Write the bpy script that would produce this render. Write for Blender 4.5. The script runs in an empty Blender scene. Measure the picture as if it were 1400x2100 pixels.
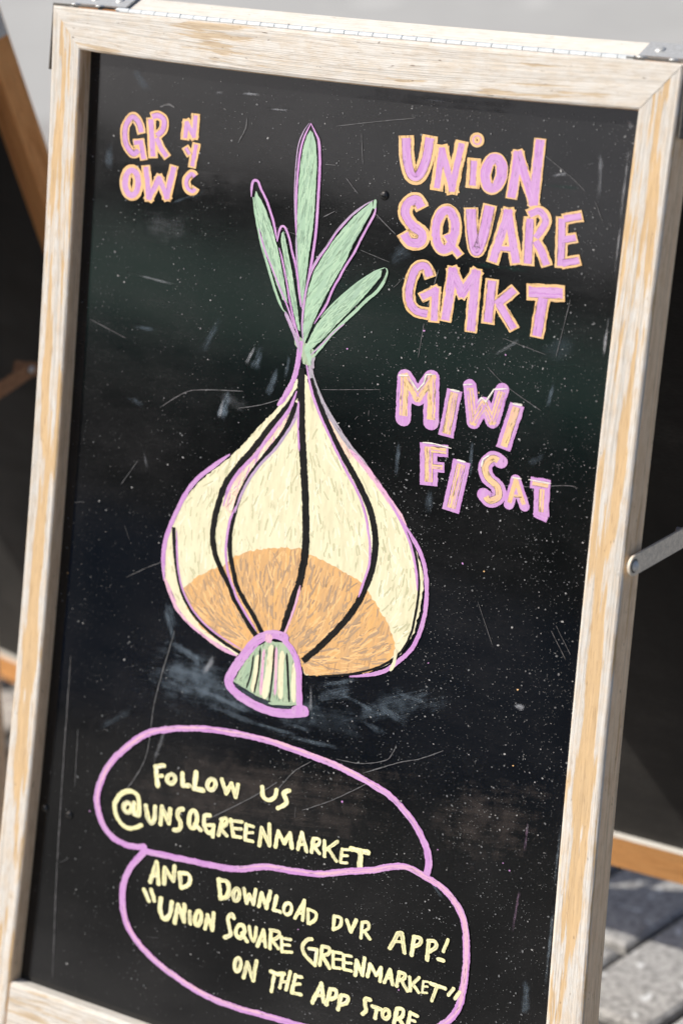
import bpy, bmesh, math, random
from math import radians, sin, cos, pi
from mathutils import Vector, Matrix, noise as mnoise
from mathutils.geometry import tessellate_polygon

random.seed(7)
scene = bpy.context.scene
COL = scene.collection

# ---------------------------------------------------------------- camera, light, exposure
cam_d = bpy.data.cameras.new('camera')
cam = bpy.data.objects.new('camera', cam_d)
COL.objects.link(cam)
CX = Vector((0.81686471, 0.57297837, -0.06654191))
CY = Vector((0.16899435, -0.3480164, -0.92213095))
CZ = Vector((-0.55151877, 0.74201103, -0.38111242))
CAM = Vector((1.56205364, -1.80542121, 1.5440))
cam.matrix_world = Matrix(((CX.x, -CY.x, -CZ.x, CAM.x), (CX.y, -CY.y, -CZ.y, CAM.y), (CX.z, -CY.z, -CZ.z, CAM.z), (0, 0, 0, 1)))
cam_d.sensor_fit = 'VERTICAL'
cam_d.sensor_height = 36.0
cam_d.lens = 5500 / 2100 * 36
cam_d.clip_start = 0.05
cam_d.clip_end = 2000
cam_d.dof.use_dof = True
cam_d.dof.aperture_fstop = 3.6
cam_d.dof.aperture_blades = 9
scene.camera = cam

SUN_DIR = Vector((-1.02, -0.75, 1.11)).normalized()
world = bpy.data.worlds.new('World')
scene.world = world
world.use_nodes = True
wn = world.node_tree
sky = wn.nodes.new('ShaderNodeTexSky')
sky.sky_type = 'NISHITA'
sky.sun_disc = False
sky.air_density = 0.7
sky.dust_density = 3.5
sky.ozone_density = 0.6
sky.sun_elevation = math.asin(SUN_DIR.z)
sky.sun_rotation = math.atan2(SUN_DIR.x, SUN_DIR.y)
wn.links.new(sky.outputs['Color'], wn.nodes['Background'].inputs['Color'])
wn.nodes['Background'].inputs['Strength'].default_value = 0.125
sun_d = bpy.data.lights.new('sun', 'SUN')
sun = bpy.data.objects.new('sun', sun_d)
COL.objects.link(sun)
sun.location = SUN_DIR * 20
sun.rotation_euler = SUN_DIR.to_track_quat('Z', 'Y').to_euler()
sun_d.energy = 4.5
sun_d.angle = radians(0.53)
sun_d.color = (1.0, 0.955, 0.885)
vs = scene.view_settings
vs.view_transform = 'Standard'
vs.look = 'None'
vs.gamma = 1.0
vs.use_curve_mapping = False
vs.exposure = 0.22
scene.cycles.transparent_max_bounces = 32

# ---------------------------------------------------------------- dimensions of a folding sign (metres)
W = 0.55                 # width of the board opening
H = 0.8615               # height of the board opening
HV = -0.0413             # hinge line above the opening
LEN = 1.0977             # hinge to foot along a panel
ALPHA = radians(15.6)    # lean of each panel
HZ = LEN * cos(ALPHA) + 0.003
REC = 0.015              # the frame stands this far proud of the board
BACK = 0.012             # and goes this far behind it


def make_T(height, leng, alpha):
    """maps (across, down, behind) on a panel to sign-local metres: front panel, rear panel"""
    hz = leng * cos(alpha) + 0.003

    def fT(u, v, off=0.0):
        s = v - HV; d = off - BACK
        return Vector((u - W / 2, -sin(alpha) * s + cos(alpha) * d, hz - cos(alpha) * s - sin(alpha) * d))

    def rT(u, v, off=0.0):
        p = fT(u, v, off)
        return Vector((p.x, -p.y + 0.004, p.z))
    return fT, rT, hz


front_T, rear_T, HZ = make_T(H, LEN, ALPHA)


# ---------------------------------------------------------------- small helpers
def link(name, mesh, parent=None, label=None, kind=None):
    o = bpy.data.objects.new(name, mesh)
    COL.objects.link(o)
    if parent is not None:
        o.parent = parent
    if label:
        o['label'] = label
    if kind:
        o['kind'] = kind
    return o


class MB:
    """collects verts / faces / uvs / material slots for one mesh"""
    def __init__(self):
        self.v = []; self.f = []; self.uv = []; self.m = []

    def face(self, pts, uvs=None, m=0):
        b = len(self.v)
        self.v.extend([tuple(p) for p in pts])
        self.f.append(tuple(range(b, b + len(pts))))
        self.uv.append(uvs or [(p[0], p[1]) for p in pts])
        self.m.append(m)

    def build(self, name, mats, parent=None, label=None, kind=None, fix=False, smooth=False, weld=False):
        me = bpy.data.meshes.new(name)
        me.from_pydata(self.v, [], self.f)
        uvl = me.uv_layers.new(name='UVMap')
        i = 0
        for k, p in enumerate(me.polygons):
            p.material_index = self.m[k]
            p.use_smooth = smooth
            for q in self.uv[k]:
                uvl.data[i].uv = q; i += 1
        for mt in mats:
            me.materials.append(mt)
        if weld or fix:
            bm = bmesh.new(); bm.from_mesh(me)
            if weld:
                bmesh.ops.remove_doubles(bm, verts=bm.verts, dist=1e-5)
            if fix:
                bmesh.ops.recalc_face_normals(bm, faces=bm.faces)
            bm.to_mesh(me); bm.free()
        return link(name, me, parent, label, kind)


# ---------------------------------------------------------------- materials
def new_mat(name):
    m = bpy.data.materials.new(name); m.use_nodes = True
    return m, m.node_tree.nodes, m.node_tree.links, m.node_tree.nodes['Principled BSDF']


def mk(n, typ, **kw):
    x = n.new(typ)
    for k, v in kw.items():
        setattr(x, k, v)
    return x


def noise_node(n, l, vec, sc, detail=4.0, rough=0.55, scale=1.0):
    mp = mk(n, 'ShaderNodeMapping'); mp.inputs['Scale'].default_value = sc
    l.new(vec, mp.inputs['Vector'])
    t = mk(n, 'ShaderNodeTexNoise'); t.inputs['Scale'].default_value = scale
    t.inputs['Detail'].default_value = detail; t.inputs['Roughness'].default_value = rough
    l.new(mp.outputs['Vector'], t.inputs['Vector'])
    return t.outputs['Fac']


def ramp(n, l, fac, stops):
    r = mk(n, 'ShaderNodeValToRGB')
    e = r.color_ramp.elements
    while len(e) < len(stops):
        e.new(0.5)
    for i, (p, c) in enumerate(stops):
        e[i].position = p
        e[i].color = (c, c, c, 1) if not isinstance(c, tuple) else (*c, 1)
    l.new(fac, r.inputs['Fac'])
    return r.outputs['Color']


def mix(n, l, fac, a, b, mode='MIX'):
    x = mk(n, 'ShaderNodeMix', data_type='RGBA', blend_type=mode)
    for sock, val in ((x.inputs[0], fac), (x.inputs[6], a), (x.inputs[7], b)):
        if hasattr(val, 'links'):
            l.new(val, sock)
        elif isinstance(val, tuple):
            sock.default_value = (*val, 1)
        else:
            sock.default_value = val
    return x.outputs[2]


def math_n(n, l, op, a, b=0.0):
    x = mk(n, 'ShaderNodeMath', operation=op)
    for sock, val in ((x.inputs[0], a), (x.inputs[1], b)):
        if hasattr(val, 'links'):
            l.new(val, sock)
        else:
            sock.default_value = val
    return x.outputs[0]


def bump(n, l, height, strength, dist, bsdf):
    b = mk(n, 'ShaderNodeBump'); b.inputs['Strength'].default_value = strength; b.inputs['Distance'].default_value = dist
    l.new(height, b.inputs['Height']); l.new(b.outputs['Normal'], bsdf.inputs['Normal'])


def wood(name, paint, worn, bare_amount, dark=(0.16, 0.10, 0.055), rough=0.75, band=0.0, seed=0.0, grain=1.0):
    """weathered timber; UV.x runs along the grain, UV.y across it, both in metres"""
    m, n, l, b = new_mat(name)
    uv = mk(n, 'ShaderNodeUVMap').outputs['UV']
    add = mk(n, 'ShaderNodeVectorMath', operation='ADD'); l.new(uv, add.inputs[0]); add.inputs[1].default_value = (seed, seed * 0.37, seed)
    vec = add.outputs['Vector']
    big = noise_node(n, l, vec, (7, 75, 1), 5, 0.62)
    mid = noise_node(n, l, vec, (16, 210, 1), 4, 0.6)
    fine = noise_node(n, l, vec, (45, 900, 1), 4, 0.65)
    streak = noise_node(n, l, vec, (5, 1300, 1), 3, 0.6)
    blot = noise_node(n, l, vec, (60, 110, 1), 5, 0.7)
    val = math_n(n, l, 'ADD', math_n(n, l, 'MULTIPLY', big, 0.72), math_n(n, l, 'MULTIPLY', mid, 0.28))
    if band:
        sep = mk(n, 'ShaderNodeSeparateXYZ'); l.new(uv, sep.inputs[0])
        wob = noise_node(n, l, vec, (3.2, 0.001, 1), 2, 0.5)
        c = math_n(n, l, 'ADD', math_n(n, l, 'MULTIPLY', math_n(n, l, 'SUBTRACT', wob, 0.5), 0.035), band)
        dd = math_n(n, l, 'ABSOLUTE', math_n(n, l, 'SUBTRACT', sep.outputs['Y'], c))
        g = math_n(n, l, 'MAXIMUM', math_n(n, l, 'SUBTRACT', 1.0, math_n(n, l, 'MULTIPLY', dd, 85.0)), 0.0)
        brk = ramp(n, l, noise_node(n, l, vec, (4.5, 14, 1), 3, 0.6), [(0.40, 0.0), (0.56, 1.0)])
        g = math_n(n, l, 'MULTIPLY', g, brk)
        val = math_n(n, l, 'ADD', val, math_n(n, l, 'MULTIPLY', g, 0.13))
    worn_mask = ramp(n, l, val, [(0.60 - bare_amount, 0.0), (0.635 - bare_amount, 1.0)])
    wcol = mix(n, l, ramp(n, l, mid, [(0.35, 0.0), (0.7, 1.0)]), worn, tuple(x * 0.82 for x in worn))
    pcol = mix(n, l, ramp(n, l, blot, [(0.42, 0.0), (0.62, 1.0)]), paint, tuple(p * 0.6 + w * 0.4 for p, w in zip(paint, worn)))
    pcol = mix(n, l, math_n(n, l, 'MULTIPLY', ramp(n, l, streak, [(0.47, 0.0), (0.63, 1.0)]), 0.62 * grain), pcol, tuple(x * 0.55 for x in paint))
    col = mix(n, l, math_n(n, l, 'MULTIPLY', worn_mask, 0.9), pcol, wcol)
    col = mix(n, l, math_n(n, l, 'MULTIPLY', ramp(n, l, fine, [(0.54, 0.0), (0.68, 1.0)]), 0.40 * grain), col, dark)
    spot = noise_node(n, l, vec, (120, 330, 1), 2, 0.5)
    col = mix(n, l, math_n(n, l, 'MULTIPLY', ramp(n, l, spot, [(0.70, 0.0), (0.76, 1.0)]), 0.7), col, tuple(x * 0.5 for x in dark))
    l.new(col, b.inputs['Base Color'])
    b.inputs['Roughness'].default_value = rough
    b.inputs['Specular IOR Level'].default_value = 0.25
    hgt = math_n(n, l, 'ADD', math_n(n, l, 'MULTIPLY', fine, -0.7), math_n(n, l, 'MULTIPLY', worn_mask, -0.25))
    hgt = math_n(n, l, 'ADD', hgt, math_n(n, l, 'MULTIPLY', streak, -0.5))
    bump(n, l, hgt, 0.55, 0.0009, b)
    return m


def paint(name, col, dark=(0.02, 0.02, 0.02), gap=0.70, vary=0.25, tint=None, along=70.0, across=620.0):
    """dried paint-marker ink, brushed: UV.x along the stroke, UV.y across, metres"""
    m, n, l, b = new_mat(name)
    uv = mk(n, 'ShaderNodeUVMap').outputs['UV']
    s1 = noise_node(n, l, uv, (along, across, 1), 4, 0.6)
    s2 = noise_node(n, l, uv, (along * 0.5, across * 0.35, 1), 3, 0.6)
    s3 = noise_node(n, l, uv, (along * 1.6, across * 1.5, 1), 3, 0.6)
    t = tint or tuple(min(1, x * (1 - vary)) for x in col)
    c = mix(n, l, ramp(n, l, s2, [(0.38, 0.0), (0.66, 1.0)]), col, t)
    c = mix(n, l, math_n(n, l, 'MULTIPLY', ramp(n, l, s1, [(0.40, 0.0), (0.62, 1.0)]), 0.35), c, tuple(min(1, x * 1.18 + 0.02) for x in col))
    c = mix(n, l, math_n(n, l, 'MULTIPLY', ramp(n, l, s3, [(gap, 0.0), (gap + 0.07, 1.0)]), 0.8), c, dark)
    l.new(c, b.inputs['Base Color'])
    b.inputs['Roughness'].default_value = 0.6
    b.inputs['Specular IOR Level'].default_value = 0.3
    bump(n, l, s1, 0.35, 0.0004, b)
    return m


def board_mat(name, dust=1.0, base=(0.0036, 0.0040, 0.0044), dusty=(0.025, 0.0245, 0.025), gloss=(0.05, 0.10), spec=0.42):
    m, n, l, b = new_mat(name)
    tc = mk(n, 'ShaderNodeTexCoord').outputs['Object']
    cloud = noise_node(n, l, tc, (5, 5, 4), 5, 0.6)
    wipe = noise_node(n, l, tc, (9, 60, 38), 6, 0.65)
    grit = noise_node(n, l, tc, (650, 650, 650), 2, 0.5)
    fibre = noise_node(n, l, tc, (160, 900, 700), 3, 0.6)
    d = math_n(n, l, 'MULTIPLY', ramp(n, l, cloud, [(0.38, 0.0), (0.70, 1.0)]), ramp(n, l, wipe, [(0.30, 0.25), (0.75, 1.0)]))
    d = math_n(n, l, 'MULTIPLY', d, ramp(n, l, fibre, [(0.35, 0.55), (0.65, 1.0)]))
    c = mix(n, l, math_n(n, l, 'MULTIPLY', d, 0.85 * dust), base, dusty)
    c = mix(n, l, math_n(n, l, 'MULTIPLY', ramp(n, l, grit, [(0.68, 0.0), (0.78, 1.0)]), 0.28 * dust), c, (0.12, 0.12, 0.12))
    l.new(c, b.inputs['Base Color'])
    l.new(ramp(n, l, wipe, [(0.3, gloss[0]), (0.75, gloss[1])]), b.inputs['Roughness'])
    b.inputs['Specular IOR Level'].default_value = spec
    bump(n, l, grit, 0.02, 0.0003, b)
    return m


def smear_reflection_mat(name, col, strength):
    """chalk dust wiped on the board, or a reflection painted on it: UV 0..1 over the patch, ragged soft edges"""
    m, n, l, b = new_mat(name)
    uvn = mk(n, 'ShaderNodeUVMap').outputs['UV']
    tc = mk(n, 'ShaderNodeTexCoord').outputs['Object']
    sep = mk(n, 'ShaderNodeSeparateXYZ'); l.new(uvn, sep.inputs[0])

    def fall(s):
        a = math_n(n, l, 'ABSOLUTE', math_n(n, l, 'SUBTRACT', math_n(n, l, 'MULTIPLY', s, 2.0), 1.0))
        return math_n(n, l, 'SUBTRACT', 1.0, math_n(n, l, 'POWER', a, 2.0))
    f = math_n(n, l, 'MULTIPLY', fall(sep.outputs['X']), fall(sep.outputs['Y']))
    uv2 = noise_node(n, l, uvn, (1.6, 13, 1), 7, 0.7)
    wisp = noise_node(n, l, tc, (60, 60, 60), 6, 0.7)
    tex = math_n(n, l, 'ADD', math_n(n, l, 'MULTIPLY', uv2, 0.5), math_n(n, l, 'MULTIPLY', wisp, 0.5))
    tex = ramp(n, l, math_n(n, l, 'ADD', tex, math_n(n, l, 'MULTIPLY', math_n(n, l, 'SUBTRACT', f, 1.0), 0.28)), [(0.40, 0.0), (0.66, 1.0)])
    l.new(math_n(n, l, 'MULTIPLY', tex, strength), b.inputs['Alpha'])
    b.inputs['Base Color'].default_value = (*col, 1)
    b.inputs['Roughness'].default_value = 0.9
    b.inputs['Specular IOR Level'].default_value = 0.1
    return m


def metal(name, col, rough, rust=0.0, rcol=(0.20, 0.09, 0.035), metallic=0.9):
    m, n, l, b = new_mat(name)
    tc = mk(n, 'ShaderNodeTexCoord').outputs['Object']
    a = noise_node(n, l, tc, (260, 260, 260), 5, 0.65)
    s = noise_node(n, l, tc, (900, 900, 900), 3, 0.6)
    c = mix(n, l, ramp(n, l, a, [(0.35, 0.0), (0.7, 1.0)]), col, tuple(x * 0.72 for x in col))
    if rust:
        c = mix(n, l, math_n(n, l, 'MULTIPLY', ramp(n, l, s, [(0.56, 0.0), (0.68, 1.0)]), rust), c, rcol)
    l.new(c, b.inputs['Base Color'])
    b.inputs['Metallic'].default_value = metallic
    l.new(ramp(n, l, a, [(0.3, rough * 0.8), (0.7, min(1, rough * 1.3))]), b.inputs['Roughness'])
    bump(n, l, s, 0.15, 0.0004, b)
    return m


M = {}
WHITE = (0.595, 0.575, 0.535)
TAN = (0.57, 0.39, 0.20)
M['stile'] = wood('weathered_stile_timber', WHITE, TAN, 0.078, band=0.043, seed=3.1, grain=1.3)
M['rail'] = wood('weathered_rail_timber', (0.605, 0.58, 0.535), (0.51, 0.40, 0.27), 0.045, seed=9.7, grain=1.1)
M['edge'] = wood('bare_timber_edge', (0.80, 0.61, 0.415), (0.62, 0.41, 0.23), 0.03, seed=5.3, grain=0.9, dark=(0.09, 0.05, 0.03))  # side faces coloured lighter to stand in for bounce light
M['top'] = wood('bleached_timber_top', (0.62, 0.60, 0.555), (0.54, 0.49, 0.40), 0.0, seed=1.9, grain=0.6)
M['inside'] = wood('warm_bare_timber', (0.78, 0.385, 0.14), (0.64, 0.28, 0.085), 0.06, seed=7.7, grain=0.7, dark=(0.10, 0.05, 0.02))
M['board'] = board_mat('scuffed_black_board')
M['board_plain'] = board_mat('dusty_black_board', 1.3, (0.012, 0.0115, 0.011), (0.072, 0.067, 0.062), (0.45, 0.6), 0.2)
DK = (0.014, 0.014, 0.014)
M['purple'] = paint('purple_marker', (0.42, 0.20, 0.46), tint=(0.46, 0.28, 0.47), gap=0.60, dark=(0.15, 0.09, 0.16))
M['orange'] = paint('orange_marker', (0.64, 0.39, 0.16), tint=(0.60, 0.41, 0.22), gap=0.575, dark=(0.10, 0.06, 0.03))
M['tan'] = paint('tan_marker', (0.62, 0.435, 0.20), tint=(0.52, 0.33, 0.27), gap=0.55, dark=(0.14, 0.10, 0.05), across=420)
M['lilac'] = paint('lilac_marker', (0.33, 0.27, 0.38), tint=(0.42, 0.26, 0.43), gap=0.58)
M['pink'] = paint('pink_marker', (0.58, 0.36, 0.42), tint=(0.48, 0.24, 0.47), gap=0.59)
M['grey'] = paint('grey_lilac_marker', (0.27, 0.27, 0.30), tint=(0.36, 0.28, 0.36), gap=0.57)
M['green'] = paint('green_marker', (0.29, 0.44, 0.30), tint=(0.26, 0.38, 0.29), gap=0.575, dark=(0.13, 0.19, 0.13), along=40, across=300)
M['mint'] = paint('grey_green_marker', (0.26, 0.36, 0.25), tint=(0.34, 0.40, 0.27), gap=0.58)
M['cream'] = paint('cream_marker', (0.61, 0.575, 0.40), tint=(0.54, 0.51, 0.34), gap=0.60, dark=(0.40, 0.38, 0.24), along=42, across=240)
M['pinkcream'] = paint('pale_pink_marker', (0.66, 0.48, 0.36), tint=(0.58, 0.38, 0.36), gap=0.56, dark=(0.28, 0.2, 0.2), along=45, across=300)
M['amber'] = paint('amber_marker', (0.57, 0.325, 0.12), tint=(0.43, 0.275, 0.145), gap=0.57, dark=(0.30, 0.18, 0.10), along=38, across=330)
M['yellow'] = paint('yellow_marker', (0.70, 0.655, 0.34), tint=(0.56, 0.55, 0.36), gap=0.59, vary=0.15, dark=(0.16, 0.16, 0.11))
M['white'] = paint('white_marker', (0.66, 0.64, 0.58), gap=0.57)
M['cream_light'] = paint('pale_cream_marker', (0.68, 0.65, 0.50), gap=0.62, vary=0.1)
M['cream_dull'] = paint('dull_cream_marker', (0.45, 0.435, 0.275), gap=0.60, vary=0.2, dark=(0.33, 0.32, 0.2))
M['amber_light'] = paint('light_amber_marker', (0.68, 0.42, 0.19), gap=0.60, vary=0.2, dark=(0.3, 0.2, 0.1))
M['umber'] = paint('umber_marker', (0.36, 0.245, 0.15), gap=0.58, vary=0.25, dark=(0.2, 0.13, 0.08))
M['green_dull'] = paint('dull_green_marker', (0.20, 0.31, 0.22), gap=0.60, vary=0.2, dark=(0.1, 0.14, 0.1))
M['green_light'] = paint('pale_green_marker', (0.36, 0.51, 0.36), gap=0.60, vary=0.15)
M['purple_light'] = paint('pale_purple_marker', (0.50, 0.29, 0.53), gap=0.60, vary=0.2)
M['outline_gap'] = paint('dry_brown_gap', (0.07, 0.045, 0.05), gap=0.56, dark=(0.3, 0.2, 0.2))
M['black'] = paint('bare_board_black', (0.004, 0.004, 0.0042), dark=(0.02, 0.02, 0.02), gap=0.85)
M['black'].node_tree.nodes['Principled BSDF'].inputs['Specular IOR Level'].default_value = 0.1
M['smear_b'] = smear_reflection_mat('blue_grey_chalk_smear', (0.17, 0.22, 0.27), 0.55)
M['smear_w'] = smear_reflection_mat('white_chalk_smear', (0.46, 0.48, 0.52), 0.62)
M['smear_t'] = smear_reflection_mat('teal_streak', (0.012, 0.060, 0.046), 0.6)  # dark teal tint in thin ragged streaks
M['reflection_n'] = smear_reflection_mat('blue_reflection_band', (0.016, 0.045, 0.075), 0.6)  # blue reflected band put into colour; no patch uses it
M['smear_g'] = smear_reflection_mat('grey_chalk_residue', (0.06, 0.06, 0.062), 0.6)
M['reflection_m'] = smear_reflection_mat('brown_grey_ground_reflection', (0.085, 0.072, 0.066), 0.6)  # sunlit ground mirrored in the gloss, painted as a brown-grey band
M['smear_p'] = smear_reflection_mat('mauve_chalk_smear', (0.30, 0.20, 0.30), 0.8)
M['scratch'] = paint('pale_scratch', (0.095, 0.095, 0.10), gap=0.52, dark=(0.03, 0.03, 0.03), along=120)
M['speck'] = new_mat('white_paint_speck')[0]
M['speck'].node_tree.nodes['Principled BSDF'].inputs['Base Color'].default_value = (0.27, 0.27, 0.27, 1)
M['speck_grey'] = new_mat('grey_paint_speck')[0]
M['speck_grey'].node_tree.nodes['Principled BSDF'].inputs['Base Color'].default_value = (0.11, 0.115, 0.12, 1)
M['blister'] = new_mat('glossy_black_blister')[0]
M['blister'].node_tree.nodes['Principled BSDF'].inputs['Base Color'].default_value = (0.01, 0.01, 0.01, 1)
M['blister'].node_tree.nodes['Principled BSDF'].inputs['Roughness'].default_value = 0.12
M['zinc'] = metal('dull_zinc', (0.58, 0.59, 0.58), 0.45, 0.25, (0.25, 0.22, 0.18), metallic=0.55)
M['steel'] = metal('dark_steel', (0.10, 0.10, 0.095), 0.5, 0.3)
M['hinge'] = metal('bright_hinge_steel', (0.50, 0.54, 0.565), 0.5, 0.0, metallic=0.35)
M['brass'] = metal('tarnished_plated_steel', (0.74, 0.66, 0.54), 0.62, 0.6, (0.30, 0.17, 0.09), metallic=0.15)
M['rusty'] = metal('rusty_steel', (0.30, 0.17, 0.09), 0.75, 0.7, (0.16, 0.06, 0.02), metallic=0.25)

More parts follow.
